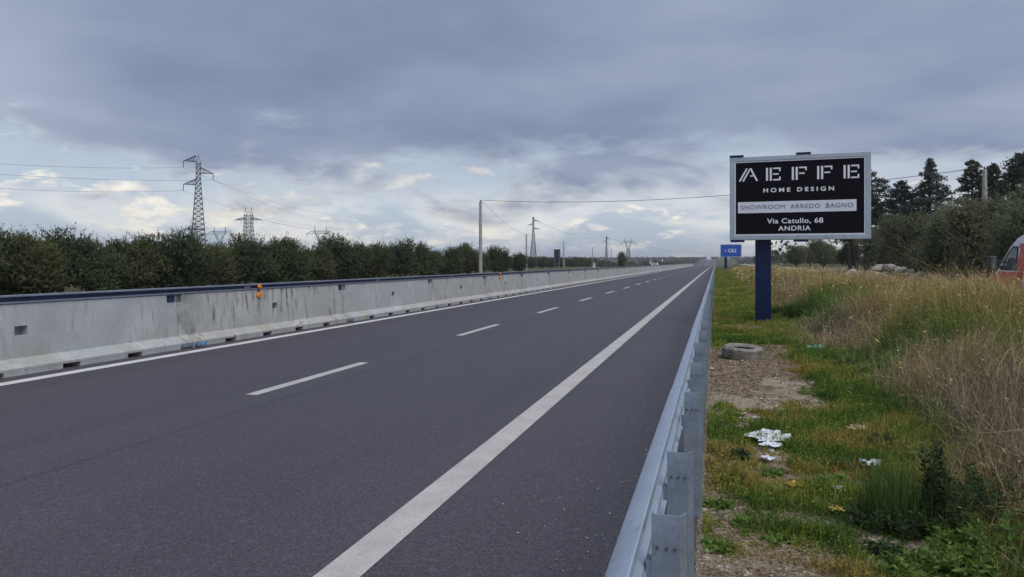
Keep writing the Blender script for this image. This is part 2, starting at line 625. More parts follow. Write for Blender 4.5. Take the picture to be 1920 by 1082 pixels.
road = tag(strip('road', -20.7, -0.12, road_ys, 0.0, M_asph), 'dark purple grey asphalt dual carriageway', None, None, 'structure')
strip('edge_line', -2.08, -1.835, road_ys, 0.004, M_white, road)
strip('median_line', -9.62, -9.38, road_ys, 0.004, M_white2, road)
strip('edge_line', -11.05, -10.85, road_ys, 0.004, M_white2, road)
strip('edge_line', -19.0, -18.8, road_ys, 0.004, M_white, road)
y = 7.62 - 15.0
k = 0
first = None
while y < 300:
    if y > -4:
        if first is None:
            first = strip('lane_dash', -5.775, -5.605, [0.0, 1.5, 3.0], 0.004, M_white, road)
            first.location.y = y
        else:
            d = first.copy()
            col.objects.link(d)
            d.location = (0, y, float(road_z(y)))
    y += 7.5
dash_far = first.copy()
col.objects.link(dash_far)
dash_far.location = (-9.2, 42, 0)

# service road on the right
sv, sf = [], []
sy = np.concatenate([np.arange(-10, 130, 3.0), np.arange(130, 420, 12.0)])
for i, yy in enumerate(sy):
    zl = float(ground_z(8.5, yy)) + 0.02
    zr = float(ground_z(12.0, yy)) + 0.02
    z = max(zl, zr)
    sv += [(8.45, yy, z), (12.1, yy, z)]
    if i:
        sf.append((2 * i - 2, 2 * i - 1, 2 * i + 1, 2 * i))
me = bpy.data.meshes.new('service_road')
me.from_pydata(sv, [], sf)
tag(link_mesh('service_road', me, M_gravelroad), 'pale gravel service road beyond the grass bank', None, None, 'structure')

# ------------------------------------------------------------------ concrete median barrier
BL = 6.42            # block length
BX = -9.99           # road-side foot of the barrier
CUTS = [0.0, 1.284, 2.568, 3.852, 5.136, 6.42]


def barrier_mesh(mat):
    """Profile swept along y with a pocket in the wall, a notch at the far top corner and drainage mouths under the foot."""
    L = BL - 0.02
    mb = MB()
    # front profile from foot to top (x offset from BX, z)
    prof = [(0.0, 0.075), (0.0, 0.112), (-0.20, 0.235), (-0.215, 0.575), (-0.222, 0.72), (-0.234, 0.90), (-0.245, 1.05), (-0.262, 1.07)]
    back = [(-0.60, 0.075), (-0.60, 0.112), (-0.40, 0.235), (-0.385, 0.575), (-0.378, 0.72), (-0.366, 0.90), (-0.355, 1.05), (-0.338, 1.07)]
    yst = [0.0, 0.014, 0.12, 3.06, 3.27, 6.14, L - 0.014, L]
    n = len(prof)
    V = {}

    def vid(side, i, j):
        key = (side, i, j)
        if key not in V:
            x, z = (prof if side == 0 else back)[j]
            ins = 0.03 if i in (0, len(yst) - 1) else 0.0
            x = x - ins if side == 0 else x + ins
            V[key] = len(mb.v)
            mb.v.append((x, yst[i], z))
        return V[key]

    hole = {(3, 3): 0.10}                       # wall pocket
    notch_i = {(6, 5), (5, 5), (0, 5), (1, 5)}   # notch at the ends, under the top
    for side in (0, 1):
        for i in range(len(yst) - 1):
            for j in range(n - 1):
                q = [vid(side, i, j), vid(side, i + 1, j), vid(side, i + 1, j + 1), vid(side, i, j + 1)]
                is_hole = side == 0 and ((i == 3 and j == 3) or (j == 5 and i in (5, 6) and yst[i] > 6.1) or (j == 5 and i in (0, 1)))
                if is_hole:
                    dep = 0.15 if i == 3 else 0.08
                    inner = []
                    for vi in q:
                        x_, y_, z_ = mb.v[vi]
                        inner.append(len(mb.v))
                        mb.v.append((x_ - dep, y_, z_))
                    for e in range(4):
                        e2 = (e + 1) % 4
                        mb.f.append((q[e], q[e2], inner[e2], inner[e]))
                    mb.f.append(tuple(inner))
                else:
                    mb.f.append(tuple(q))
    # top, underside, ends
    for i in range(len(yst) - 1):
        mb.f.append((vid(0, i, n - 1), vid(0, i + 1, n - 1), vid(1, i + 1, n - 1), vid(1, i, n - 1)))
        mb.f.append((vid(0, i, 0), vid(0, i + 1, 0), vid(1, i + 1, 0), vid(1, i, 0)))
    for i in (0, len(yst) - 1):
        for j in range(n - 1):
            mb.f.append((vid(0, i, j), vid(0, i, j + 1), vid(1, i, j + 1), vid(1, i, j)))
    # feet between the drainage mouths
    for k_ in range(5):
        y0 = CUTS[k_] + (0.16 if k_ else 0.17)
        y1 = CUTS[k_ + 1] - 0.16
        mb.prism([(-0.003, 0.0), (-0.003, 0.078), (-0.597, 0.078), (-0.597, 0.0)], y0, y1)
        # sloped cheeks of the mouths
    return mb.mesh('concrete_body', mat)


body_a, body_b = barrier_mesh(M_conc), barrier_mesh(M_conc_b)
lin = MB()
lin.box((-0.55, 0, 0.003), (-0.10, 0.30, 0.05))
lin_me = lin.mesh('drain_pad', M_dark)
plate = MB()
plate.box((-0.318, -0.20, 0.902), (-0.275, 0.11, 0.955))
plate.box((-0.318, -0.22, 0.972), (-0.285, 0.11, 1.045))
plate_me = plate.mesh('coupling_plate', M_railblue)
clamp = MB()
clamp.prism([(0.012, 0.02), (0.012, 0.10), (-0.02, 0.12), (-0.02, 0.02)], -0.13, 0.13)
clamp.box((0.012, -0.09, 0.04), (0.035, -0.05, 0.08))
clamp.box((0.012, 0.05, 0.04), (0.035, 0.09, 0.08))
clamp_me = clamp.mesh('coupling_foot', M_galv)
S0 = 11.42
nb = 0
for k in range(-2, 52):
    y0 = S0 + BL * k
    z0 = float(road_z(y0 + BL / 2))
    e = empty('concrete_barrier', (BX, y0, z0))
    e.rotation_euler.x = math.atan2(float(road_z(y0 + BL)) - float(road_z(y0)), BL)
    if k == -1:
        tag(e, 'cool grey concrete barrier block beside the one with the nearest reflector, smooth with few stains', 'barrier', 'concrete median barrier blocks')
    elif k == 0:
        tag(e, 'streaked grey concrete barrier block joined to the smoother bluish one, with an orange reflector', 'barrier', 'concrete median barrier blocks')
    elif k == 1:
        tag(e, 'bluish grey concrete barrier block following the streaked one with the reflector', 'barrier', 'concrete median barrier blocks')
    else:
        tag(e, 'grey precast concrete barrier block in the long median run', 'barrier', 'concrete median barrier blocks')
    link_mesh('concrete_body', body_b if k % 5 == 4 or k == 1 else body_a, None, e)
    p = link_mesh('coupling_plate', plate_me, None, e)
    p.location.y = BL - 0.03
    if k < 25:
        q = link_mesh('coupling_foot', clamp_me, None, e)
        q.location.y = BL
    nb += 1

# steel rail bolted along the barrier crest
tr = empty('barrier_top_rail', (BX - 0.30, 0, 1.07))
tag(tr, 'continuous blue grey steel rail bolted along the concrete barrier crest', 'guardrail')
sec = MB()
GAP = 0.004
ch = [(0.075, 0.0), (0.075, 0.018), (0.012, 0.026), (0.012, 0.088), (0.078, 0.098), (0.078, 0.122), (-0.078, 0.122), (-0.078, 0.098),
      (-0.012, 0.088), (-0.012, 0.026), (-0.075, 0.018), (-0.075, 0.0)]
sec.prism(ch, GAP, BL - GAP)
sec_me = sec.mesh('rail_section', M_rail)
web = MB()
web.prism([(0.0135, 0.027), (0.0135, 0.087), (0.0205, 0.087), (0.0205, 0.027)], 0.03, BL - 0.03)
web_me = web.mesh('blue_web', M_railblue)
spl = MB()
spl.box((0.0215, -0.10, 0.029), (0.034, 0.10, 0.085))
spl_me = spl.mesh('splice_plate', M_galv)
for k in range(-2, 51):
    y0 = S0 + BL * k + 2.2
    s_ = link_mesh('rail_section', sec_me, None, tr)
    s_.location = (0, y0, float(road_z(y0 + 3)))
    s_.rotation_euler.x = math.atan2(float(road_z(y0 + BL)) - float(road_z(y0)), BL)
    w_ = link_mesh('blue_web', web_me, None, s_)
    if k < 20:
        p_ = link_mesh('splice_plate', spl_me, None, s_)
# orange reflectors hung on the barrier
rb = MB()
rb.box((-0.02, -0.035, -0.22), (0.0, 0.035, 0.02))
rb_me = rb.mesh('bracket', M_steel_dark)


def lens_mesh(r, zc):
    mb = MB()
    n = 10
    ring = [(0.0 if ii < 0.5 else 0, 0, 0) for ii in range(0)]
    pts0 = [(0.0, math.cos(2 * math.pi * q / n) * r, zc + math.sin(2 * math.pi * q / n) * r * 0.85) for q in range(n)]
    pts1 = [(0.045, p[1] * 0.8, zc + (p[2] - zc) * 0.8) for p in pts0]
    mb.add(pts0 + pts1, [tuple(range(n))[::-1], tuple(range(n, 2 * n))] + [(q, (q + 1) % n, n + (q + 1) % n, n + q) for q in range(n)])
    return mb.mesh('reflector_lens', M_orange)


l1, l2 = lens_mesh(0.06, 0.0), lens_mesh(0.085, -0.2)
rps = [depth_on(486, -10.2), depth_on(938, -10.2), depth_on(1075, -10.2), depth_on(1150, -10.2)]
for i, D in enumerate(rps):
    s_ = (D - 10.2 * sP) / cP
    e = empty('orange_reflector', (BX - 0.21, s_, 1.13))
    tag(e, ['orange double reflector on the streaked barrier block past the first joint', 'orange double reflector on the barrier opposite the tall grey pole',
            'orange double reflector on the barrier near the black sign panel', 'orange double reflector far along the barrier past the sign panel'][i], 'reflector', 'orange reflectors on the barrier')
    link_mesh('bracket', rb_me, None, e)
    link_mesh('reflector_lens', l1, None, e)
    link_mesh('reflector_lens', l2, None, e)

# ------------------------------------------------------------------ guardrail on the right
gr = empty('guardrail', (0, 0, 0))
tag(gr, 'galvanised steel guardrail with open channel posts along the right shoulder', 'guardrail')
wprof = [(-0.238, 0.758), (-0.240, 0.792), (-0.246, 0.796), (-0.318, 0.752), (-0.327, 0.735), (-0.328, 0.700), (-0.322, 0.672), (-0.30, 0.655), (-0.262, 0.648), (-0.243, 0.636),
         (-0.239, 0.618), (-0.243, 0.600), (-0.262, 0.588), (-0.30, 0.581), (-0.322, 0.565), (-0.325, 0.538), (-0.318, 0.510), (-0.250, 0.478), (-0.242, 0.472)]


def sheet_sweep(prof, y0, y1, th):
    """thin bent sheet: profile (x,z) with thickness, swept along y"""
    p = np.array(prof)
    t_ = np.gradient(p, axis=0)
    nrm = np.stack([-t_[:, 1], t_[:, 0]], 1)
    nrm /= np.linalg.norm(nrm, axis=1, keepdims=True)
    q = p + nrm * th
    poly = [tuple(x) for x in p] + [tuple(x) for x in q[::-1]]
    n = len(poly)
    m_ = len(p)
    mb = MB()
    v = [(x, y0, z) for x, z in poly] + [(x, y1, z) for x, z in poly]
    f = [(k_, n + k_, n + (k_ + 1) % n, (k_ + 1) % n) for k_ in range(n)]
    for i in range(m_ - 1):
        f.append((i, i + 1, n - 2 - i, n - 1 - i))
        f.append((n + i, n + n - 1 - i, n + n - 2 - i, n + i + 1))
    return mb.add(v, f)


beam_len = 4.5
beam_me = sheet_sweep(wprof, 0.0, beam_len + 0.12, 0.004).mesh('beam', M_galv_top, True)
# each beam laps 12 cm over the next: shift alternate beams by the sheet thickness
nbeam = 74
for k in range(-1, nbeam):
    y0 = k * beam_len + 0.7
    o = link_mesh('beam', beam_me, None, gr)
    o.location = (0.0055 * (k % 2), y0, float(road_z(y0)) + 0.0025 * (k % 2))
    o.rotation_euler.x = math.atan2(float(road_z(y0 + beam_len)) - float(road_z(y0)), beam_len)
# C posts: web faces the camera, flanges run away from it
pm = MB()
post_prof = [(-0.218, 0.03), (-0.218, 0.0), (-0.122, 0.0), (-0.100, 0.045), (-0.104, 0.049), (-0.127, 0.005), (-0.213, 0.005), (-0.213, 0.03)]
n = len(post_prof)
v = [(x, y, -0.4) for x, y in post_prof] + [(x, y, 0.815) for x, y in post_prof]
f = [(q, (q + 1) % n, n + (q + 1) % n, n + q) for q in range(n)]
f += [(n + 0, n + 7, n + 6, n + 1), (n + 1, n + 6, n + 5, n + 2), (n + 2, n + 5, n + 4, n + 3)]
pm.add(v, f)
post_me = pm.mesh('post', M_galv)
sp_ = MB()
sp_.box((-0.238, 0.006, 0.585), (-0.2185, 0.06, 0.65))
sp_me = sp_.mesh('spacer', M_galv)
bolt = MB()
bolt.tube([(0, -0.006, 0.70), (0, 0.006, 0.70)], 0.006, 6)
bolt_me = bolt.mesh('bolt', M_steel_dark)
post_s = []
for D in (2.4, 3.24, 4.67, 6.1):
    post_s.append((D - 0.16 * sP) / cP)
y = post_s[-1]
while y < 318:
    y += 1.5
    post_s.append(y)
post_s = [post_s[0] - 1.5] + post_s
rng = random.Random(4)
for i, s_ in enumerate(post_s):
    o = link_mesh('post', post_me, None, gr)
    o.location = (rng.uniform(-0.006, 0.012), s_, float(road_z(s_)) + rng.uniform(-0.012, 0.012))
    o.rotation_euler = (rng.uniform(-0.012, 0.012), rng.uniform(-0.008, 0.008), rng.uniform(-0.05, 0.05))
    if s_ < 60:
        link_mesh('spacer', sp_me, None, o)
    if s_ < 14:
        for bx_ in (-0.198, -0.166, -0.138):
            link_mesh('bolt', bolt_me, None, o).location.x = bx_

# ------------------------------------------------------------------ billboards
def text_mesh(body, size, mat, depth=0.004, sx=1.0, space=1.0, offset=0.0):
    cu = bpy.data.curves.new('lettering', 'FONT')
    cu.body = body
    cu.size = size
    cu.align_x = 'CENTER'
    cu.align_y = 'CENTER'
    cu.extrude = depth
    cu.space_character = space
    cu.offset = offset
    o = bpy.data.objects.new('tmp', cu)
    col.objects.link(o)
    dg = bpy.context.evaluated_depsgraph_get()
    me_ = bpy.data.meshes.new_from_object(o.evaluated_get(dg))
    bpy.data.objects.remove(o)
    me_.transform(Matrix.Diagonal((sx, 1, 1, 1)))
    me_.transform(Matrix.Rotation(R(90), 4, 'X'))     # upright in the xz plane, facing -y
    me_.materials.clear()
    me_.materials.append(mat)
    return me_


def billboard_frame(root, w, h, z0, x0, fw, mat, dep=0.22):
    """hollow box frame in local coordinates; front at y = -dep/2"""
    fr = MB()
    yF, yB = -dep / 2, dep / 2
    out = [(x0, z0), (x0 + w, z0), (x0 + w, z0 + h), (x0, z0 + h)]
    inn = [(x0 + fw, z0 + fw), (x0 + w - fw, z0 + fw), (x0 + w - fw, z0 + h - fw), (x0 + fw, z0 + h - fw)]
    v = [(x, yF, z) for x, z in out] + [(x, yF, z) for x, z in inn] + [(x, yB, z) for x, z in out] + [(x, yF + 0.035, z) for x, z in inn]
    f = []
    for k_ in range(4):
        k2 = (k_ + 1) % 4
        f += [(k_, k2, 4 + k2, 4 + k_), (k_, 8 + k_, 8 + k2, k2), (4 + k_, 4 + k2, 12 + k2, 12 + k_)]
    f += [(8, 9, 10, 11), (12, 13, 14, 15)]
    fr.add(v, f)
    return bevel(fr.build('frame', mat, root), 0.012, 2)


DB = 18.85
pb = at(1431, 0, DB)
bb = empty('billboard', (pb.x, pb.y, float(ground_z(pb.x, pb.y)) - 0.02), R(-3.0))
tag(bb, 'large black advertising board with white lettering on a navy square post', 'billboard')
BW, BH = 3.46, 2.25
bx0 = -0.86          # left edge of the board relative to the post
zb0 = at(1431, 449, DB).z
post = MB()
post.box((-0.205, 0.12, 0.0), (0.205, 0.50, zb0 + BH - 0.25))
bevel(post.build('post', M_navy, bb), 0.02)
bp_ = MB()
bp_.box((-0.26, 0.04, 0.0), (0.26, 0.58, 0.045))
for sx_ in (-0.225, 0.215):
    bp_.prism([(sx_, 0.045), (sx_ + 0.01, 0.045), (sx_ + 0.01, 0.17), (sx_, 0.17)], 0.14, 0.48)
bp_.build('base_plate', M_navy, bb)
fr = billboard_frame(bb, BW, BH, zb0, bx0, 0.125, M_frame, 0.22)
pan = MB()
pan.box((bx0 + 0.128, -0.082, zb0 + 0.128), (bx0 + BW - 0.128, -0.078, zb0 + BH - 0.128))
panel = pan.build('poster_panel', M_panel, bb)
trim = MB()
iw = 0.128
for (x0, z0, x1, z1) in ((bx0 + iw, zb0 + iw, bx0 + BW - iw, zb0 + iw + 0.028), (bx0 + iw, zb0 + BH - iw - 0.028, bx0 + BW - iw, zb0 + BH - iw),
                         (bx0 + iw, zb0 + iw + 0.029, bx0 + iw + 0.028, zb0 + BH - iw - 0.029), (bx0 + BW - iw - 0.028, zb0 + iw + 0.029, bx0 + BW - iw, zb0 + BH - iw - 0.029)):
    t_ = MB()
    t_.box((x0, -0.098, z0), (x1, -0.083, z1))
    t_.build('poster_trim', M_band, bb)
for (xa, zz) in ((bx0 + 0.0, zb0 + BH + 0.001), (bx0 + 1.68, zb0 + BH + 0.001), (bx0 + 0.02, zb0 - 0.052), (bx0 + 1.62, zb0 - 0.052)):
    t_ = MB()
    t_.box((xa, -0.125, zz), (xa + 0.36, 0.115, zz + 0.051))
    t_.build('clip', M_navy, bb)
# back frame
bk = MB()
for zz in (zb0 + 0.4, zb0 + 1.7):
    bk.box((bx0 + 0.1, 0.112, zz), (-0.206, 0.22, zz + 0.12))
    bk.box((0.206, 0.112, zz), (bx0 + BW - 0.1, 0.22, zz + 0.12))
bk.build('back_beam', M_navy, bb)


def put(me_, x, z, y=-0.0865):
    o = link_mesh('lettering', me_, None, panel)
    o.location = (x, y, z)
    return o


def glyph_bars(bars, mat):
    mb = MB()
    for (x0, z0, x1, z1, w) in bars:
        d = Vector((x1 - x0, 0, z1 - z0)).normalized()
        nn = Vector((-d.z, 0, d.x)) * w / 2
        a_, c_2 = Vector((x0, 0, z0)), Vector((x1, 0, z1))
        q = [a_ - nn, c_2 - nn, c_2 + nn, a_ + nn]
        mb.add([(p.x, -0.003, p.z) for p in q] + [(p.x, 0.0035, p.z) for p in q],
               [(0, 1, 2, 3), (7, 6, 5, 4), (0, 4, 5, 1), (1, 5, 6, 2), (2, 6, 7, 3), (3, 7, 4, 0)])
    return mb.mesh('lettering', mat)


GW, GH = 0.37, 0.345
wbar = 0.05
E = [(0.03, 0, 0.03, GH, wbar), (0.125, 0, 0.125, GH, wbar), (0.18, GH - 0.02, 0.37, GH - 0.02, 0.036), (0.352, GH - 0.0385, 0.352, GH - 0.10, 0.036),
     (0.18, GH * 0.5, 0.32, GH * 0.5, 0.036), (0.18, 0.02, 0.37, 0.02, 0.036), (0.352, 0.0385, 0.352, 0.10, 0.036)]
FF = E[:5]
A = [(0.0, 0, 0.19, GH, 0.04), (0.09, 0, 0.255, GH - 0.045, 0.04), (0.245, GH - 0.018, 0.315, GH - 0.018, 0.036), (0.30, GH - 0.04, 0.45, 0, 0.045), (0.27, 0.14, 0.365, 0.14, 0.03)]
eme, fme, ame = glyph_bars(E, M_print), glyph_bars(FF, M_print), glyph_bars(A, M_print)


def bxz(px, py):
    """position on the board from photo pixels (board corners measured in the photograph)"""
    u = (px - 1371) / (1629 - 1371)
    u = u * (1 + 0.045 * (u - 1) * -1) if False else u
    zt = 294 + (284 - 294) * u
    zb = 449.5 + (446.5 - 449.5) * u
    return bx0 + BW * u, zb0 + BH * (zb - py) / (zb - zt)


for g_, px in ((ame, 1390), (eme, 1440), (fme, 1488), (fme, 1534), (eme, 1581)):
    x, z = bxz(px, 338)
    zz = bxz(px, 339 - (px - 1390) * 0.025)[1]
    put(g_, x, zz)
x, z = bxz(1500, 354.5)
put(text_mesh('HOME DESIGN', 0.15, M_print, 0.003, 1.25, 1.55, 0.004), x, z)
bx_a, bz_a = bxz(1387, 397)
bx_b, bz_b = bxz(1604, 375.5)
band = MB()
band.box((bx_a, -0.0865, zb0 + 0.128 + 0.60), (bx_b, -0.0825, zb0 + 0.128 + 0.60 + 0.30))
band.build('pale_band', M_band, panel)
put(text_mesh('SHOWROOM  ARREDO  BAGNO', 0.165, M_printgrey, 0.002, 1.06, 1.1), (bx_a + bx_b) / 2, zb0 + 0.728 + 0.15, -0.089)
x, z = bxz(1494, 413)
put(text_mesh('Via Catullo, 68', 0.185, M_print, 0.003, 1.14, 1.08, 0.003), x, z)
x, z = bxz(1493, 427)
put(text_mesh('ANDRIA', 0.175, M_print, 0.003, 1.12, 1.12, 0.003), x, z)

# far blue billboard
DB2 = 128.0
p2 = at(1361, 0, DB2)
b2 = empty('billboard', (p2.x, p2.y, float(ground_z(p2.x, p2.y))), R(4))
tag(b2, 'small far blue advertising board with white logo on a dark post', 'billboard')
zt2, zbb = at(1361, 459, DB2).z, at(1361, 483, DB2).z
t_ = MB()
t_.box((-0.24, 0.12, 0), (0.24, 0.5, zbb + 1.9))
t_.build('post', M_navy, b2)
w2 = 38 / F * DB2
fr2 = billboard_frame(b2, w2, zt2 - zbb, zbb, -0.98, 0.10, M_frame, 0.22)
t_ = MB()
t_.box((-0.98 + 0.102, -0.084, zbb + 0.102), (-0.98 + w2 - 0.102, -0.080, zt2 - 0.102))
pn2 = t_.build('poster_panel', M_bluesign, b2)
o = link_mesh('lettering', text_mesh('CILI', 0.85, M_print, 0.003, 1.05, 0.95, 0.02), None, pn2)
o.location = (-0.98 + w2 * 0.56, -0.088, (zt2 + zbb) / 2)
for a_ in range(5):
    mk = MB()
    q = 2 * math.pi * a_ / 5
    mk.box((-0.98 + w2 * 0.24 + math.cos(q) * 0.16 - 0.05, -0.089, (zt2 + zbb) / 2 + math.sin(q) * 0.16 - 0.05), (-0.98 + w2 * 0.24 + math.cos(q) * 0.16 + 0.05, -0.085, (zt2 + zbb) / 2 + math.sin(q) * 0.16 + 0.05))
    mk.build('logo_dot', M_print, pn2)

# ------------------------------------------------------------------ tyre
pt = at(1392, 0, 12.3)
te = empty('discarded_tyre', (pt.x, pt.y, float(ground_z(pt.x, pt.y)) - 0.012), 0.4)
te.rotation_euler = (R(3.5), R(1.5), 0.4)
tag(te, 'dusty grey discarded car tyre lying on its side on the gravel', 'tyre')
tp = [(0.20, 0.035), (0.235, 0.012), (0.29, 0.0), (0.322, 0.012), (0.342, 0.04), (0.348, 0.075), (0.340, 0.080), (0.340, 0.088), (0.350, 0.093), (0.350, 0.117), (0.341, 0.121),
      (0.341, 0.129), (0.350, 0.133), (0.348, 0.165), (0.340, 0.170), (0.342, 0.185), (0.322, 0.212), (0.29, 0.224), (0.235, 0.213), (0.20, 0.190), (0.196, 0.170),
      (0.225, 0.19), (0.285, 0.200), (0.318, 0.175), (0.325, 0.112), (0.318, 0.05), (0.285, 0.022), (0.225, 0.034), (0.196, 0.055)]
t_ = MB()
t_.lathe(tp[:21], 48)
t_.build('tyre_casing', M_tyre, te, True)
t_ = MB()
t_.lathe(tp[20:] + [tp[0]], 48)
t_.build('inner_liner', M_rubber, te, True)
tb = MB()
for k in range(48):
    a_ = 2 * math.pi * (k + 0.5) / 48
    ca, sa = math.cos(a_), math.sin(a_)
    for zc in (0.055, 0.19 - 0.02):
        r0, r1 = 0.336, 0.3525
        w_ = 0.014
        pts = []
        for r_ in (r0, r1):
            for dw, dzz in ((-w_, -0.016), (w_, -0.016), (w_, 0.016), (-w_, 0.016)):
                pts.append((r_ * ca - dw * sa, r_ * sa + dw * ca, zc + dzz))
        tb.add(pts, [(4, 5, 6, 7), (0, 4, 7, 3), (1, 2, 6, 5), (3, 7, 6, 2), (0, 1, 5, 4)])
tag(tb.build('tread_blocks', M_tyre, te), kind='stuff')
#SPLIT_MARK
# ------------------------------------------------------------------ trees
def leaves(cen, dirs, L, W, colr, rg):
    """diamond leaves: centre, direction, length, width, colour arrays -> V, T, C"""
    n_ = len(cen)
    dirs = dirs / (np.linalg.norm(dirs, axis=1, keepdims=True) + 1e-9)
    rnd = rg.normal(size=(n_, 3))
    side = np.cross(dirs, rnd)
    side /= np.linalg.norm(side, axis=1, keepdims=True) + 1e-9
    L = np.asarray(L).reshape(-1, 1)
    W = np.asarray(W).reshape(-1, 1)
    V = np.stack([cen - dirs * L / 2, cen + side * W / 2, cen + dirs * L / 2, cen - side * W / 2], 1)
    base = np.arange(n_)[:, None] * 4
    T_ = np.concatenate([base + np.array([[0, 1, 2]]), base + np.array([[0, 2, 3]])], 1).reshape(-1, 3)
    C = np.repeat(colr[:, None, :], 4, 1)
    return V.reshape(-1, 3), T_, C.reshape(-1, 3)


def merge(parts):
    off = 0
    Vs, Ts, Cs = [], [], []
    for V, T_, C in parts:
        Vs.append(V)
        Ts.append(T_ + off)
        Cs.append(C)
        off += len(V)
    return np.concatenate(Vs), np.concatenate(Ts), np.concatenate(Cs)


def olive_meshes(seed, H=4.0, Wd=3.6, sprigs=1300, lf=1.0, cols=((0.062, 0.078, 0.036), (0.115, 0.132, 0.072))):
    rg = np.random.default_rng(seed)
    lobes = []
    nl = int(rg.integers(12, 16))
    for i in range(nl):
        a_ = rg.uniform(0, 2 * np.pi)
        r_ = Wd * 0.5 * rg.uniform(0.15, 0.62)
        zc = H * (rg.uniform(0.44, 0.76) if i % 2 else rg.uniform(0.18, 0.45))
        lobes.append((r_ * np.cos(a_), r_ * np.sin(a_), zc, Wd * rg.uniform(0.17, 0.29)))
    lobes.append((0, 0, H * 0.52, Wd * 0.30))
    a_ = rg.uniform(0, 6.28)
    lobes.append((np.cos(a_) * Wd * 0.15, np.sin(a_) * Wd * 0.15, H * 0.82, Wd * 0.16))
    lb = np.array(lobes)
    w = lb[:, 3] ** 2
    pick = rg.choice(len(lb), size=sprigs, p=w / w.sum())
    u = rg.normal(size=(sprigs, 3))
    u /= np.linalg.norm(u, axis=1, keepdims=True)
    u[:, 2] = np.where(u[:, 2] < -0.55, -u[:, 2], u[:, 2])
    c = lb[pick, :3]
    r_ = lb[pick, 3][:, None]
    start = c + u * r_ * rg.uniform(0.6, 1.0, (sprigs, 1))
    d = u * 0.8 + np.array([0, 0, 0.55]) + rg.normal(size=(sprigs, 3)) * 0.35
    d /= np.linalg.norm(d, axis=1, keepdims=True)
    ln = (rg.uniform(0.2, 0.5, (sprigs, 1)) + 0.5 * (rg.random((sprigs, 1)) < 0.12)) * H / 4
    K = 12
    t_ = np.linspace(0.05, 1, K)[None, :, None]
    cen = start[:, None, :] + d[:, None, :] * ln[:, None, :] * t_
    cen[:, :, 2] -= 0.10 * (t_[:, :, 0] ** 2) * ln          # slight droop
    cen = cen + rg.normal(size=cen.shape) * 0.02 * H / 4
    ld = d[:, None, :] * 0.6 + rg.normal(size=cen.shape) * 0.75
    cen, ld = cen.reshape(-1, 3), ld.reshape(-1, 3)
    n_ = len(cen)
    tint = np.repeat(rg.uniform(0, 1, (sprigs, 1)), K, 0)
    lobe_t = np.repeat(rg.uniform(-0.35, 0.35, len(lb))[pick][:, None], K, 0)
    tint = np.clip(tint * 0.6 + lobe_t + rg.uniform(0, 0.45, (n_, 1)), 0, 1)
    colr = np.array(cols[0]) * (1 - tint) + np.array(cols[1]) * tint
    P1 = leaves(cen, ld, rg.uniform(0.09, 0.15, n_) * lf, rg.uniform(0.028, 0.045, n_) * lf, colr, rg)
    # inner leaf mass, shade inside the crown put into its darker colour
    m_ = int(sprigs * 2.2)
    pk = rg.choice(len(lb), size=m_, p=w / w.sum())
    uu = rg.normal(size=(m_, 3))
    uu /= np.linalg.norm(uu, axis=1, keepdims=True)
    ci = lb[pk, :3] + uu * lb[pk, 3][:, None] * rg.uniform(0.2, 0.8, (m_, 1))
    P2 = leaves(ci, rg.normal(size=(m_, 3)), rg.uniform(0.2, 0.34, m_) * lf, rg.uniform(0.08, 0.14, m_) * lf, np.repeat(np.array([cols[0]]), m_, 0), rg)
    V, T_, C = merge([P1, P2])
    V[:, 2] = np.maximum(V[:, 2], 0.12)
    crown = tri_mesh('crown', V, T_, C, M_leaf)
    tk = MB()
    b0 = (0, 0, -0.15)
    k1 = (rg.uniform(-.1, .1), rg.uniform(-.1, .1), H * 0.18)
    k2 = (rg.uniform(-.15, .15), rg.uniform(-.15, .15), H * 0.34)
    tk.tube([b0, k1, k2], [0.05 * H, 0.042 * H, 0.032 * H], 9)
    for lx, ly, lz, lr in lobes[:6]:
        mid = ((k2[0] + lx) / 2, (k2[1] + ly) / 2, (k2[2] + lz) / 2 - 0.05)
        tk.tube([k2, mid, (lx, ly, lz)], [0.02 * H, 0.014 * H, 0.006 * H], 6)
    trunk = tk.mesh('trunk', M_bark, True)
    return crown, trunk


def tree_obj(name, meshes, loc, rz, sc, label, group, cat='tree'):
    e = empty(name, loc, rz)
    e.scale = sc if hasattr(sc, '__len__') else (sc, sc, sc)
    tag(e, label, cat, group)
    link_mesh('trunk', meshes[1], None, e)
    link_mesh('crown', meshes[0], None, e)
    return e


rg0 = np.random.default_rng(11)
GROVE_COLS = [((0.050, 0.068, 0.026), (0.125, 0.150, 0.062)), ((0.060, 0.072, 0.028), (0.145, 0.155, 0.062)), ((0.044, 0.064, 0.030), (0.105, 0.132, 0.066))]
near_v = [olive_meshes(100 + i, 4.0, 3.7 + 0.3 * (i % 3), 1400, 1.25, GROVE_COLS[i % 3]) for i in range(7)]
far_v = [olive_meshes(200 + i, 4.0, 4.2, 520, 1.75, GROVE_COLS[i % 3]) for i in range(5)]
front = [(-150, 3.1), (-75, 3.2), (-20, 3.1), (28, 3.05), (70, 2.95), (112, 3.35), (178, 2.85), (215, 2.9), (262, 3.2), (312, 3.25), (362, 2.9), (412, 2.85),
         (462, 3.65), (507, 3.45), (552, 3.5), (592, 2.95), (633, 3.8), (668, 3.5), (700, 3.55), (752, 4.05), (795, 4.0), (842, 3.55), (880, 4.2), (940, 3.85), (972, 3.3)]
nt_ = 0
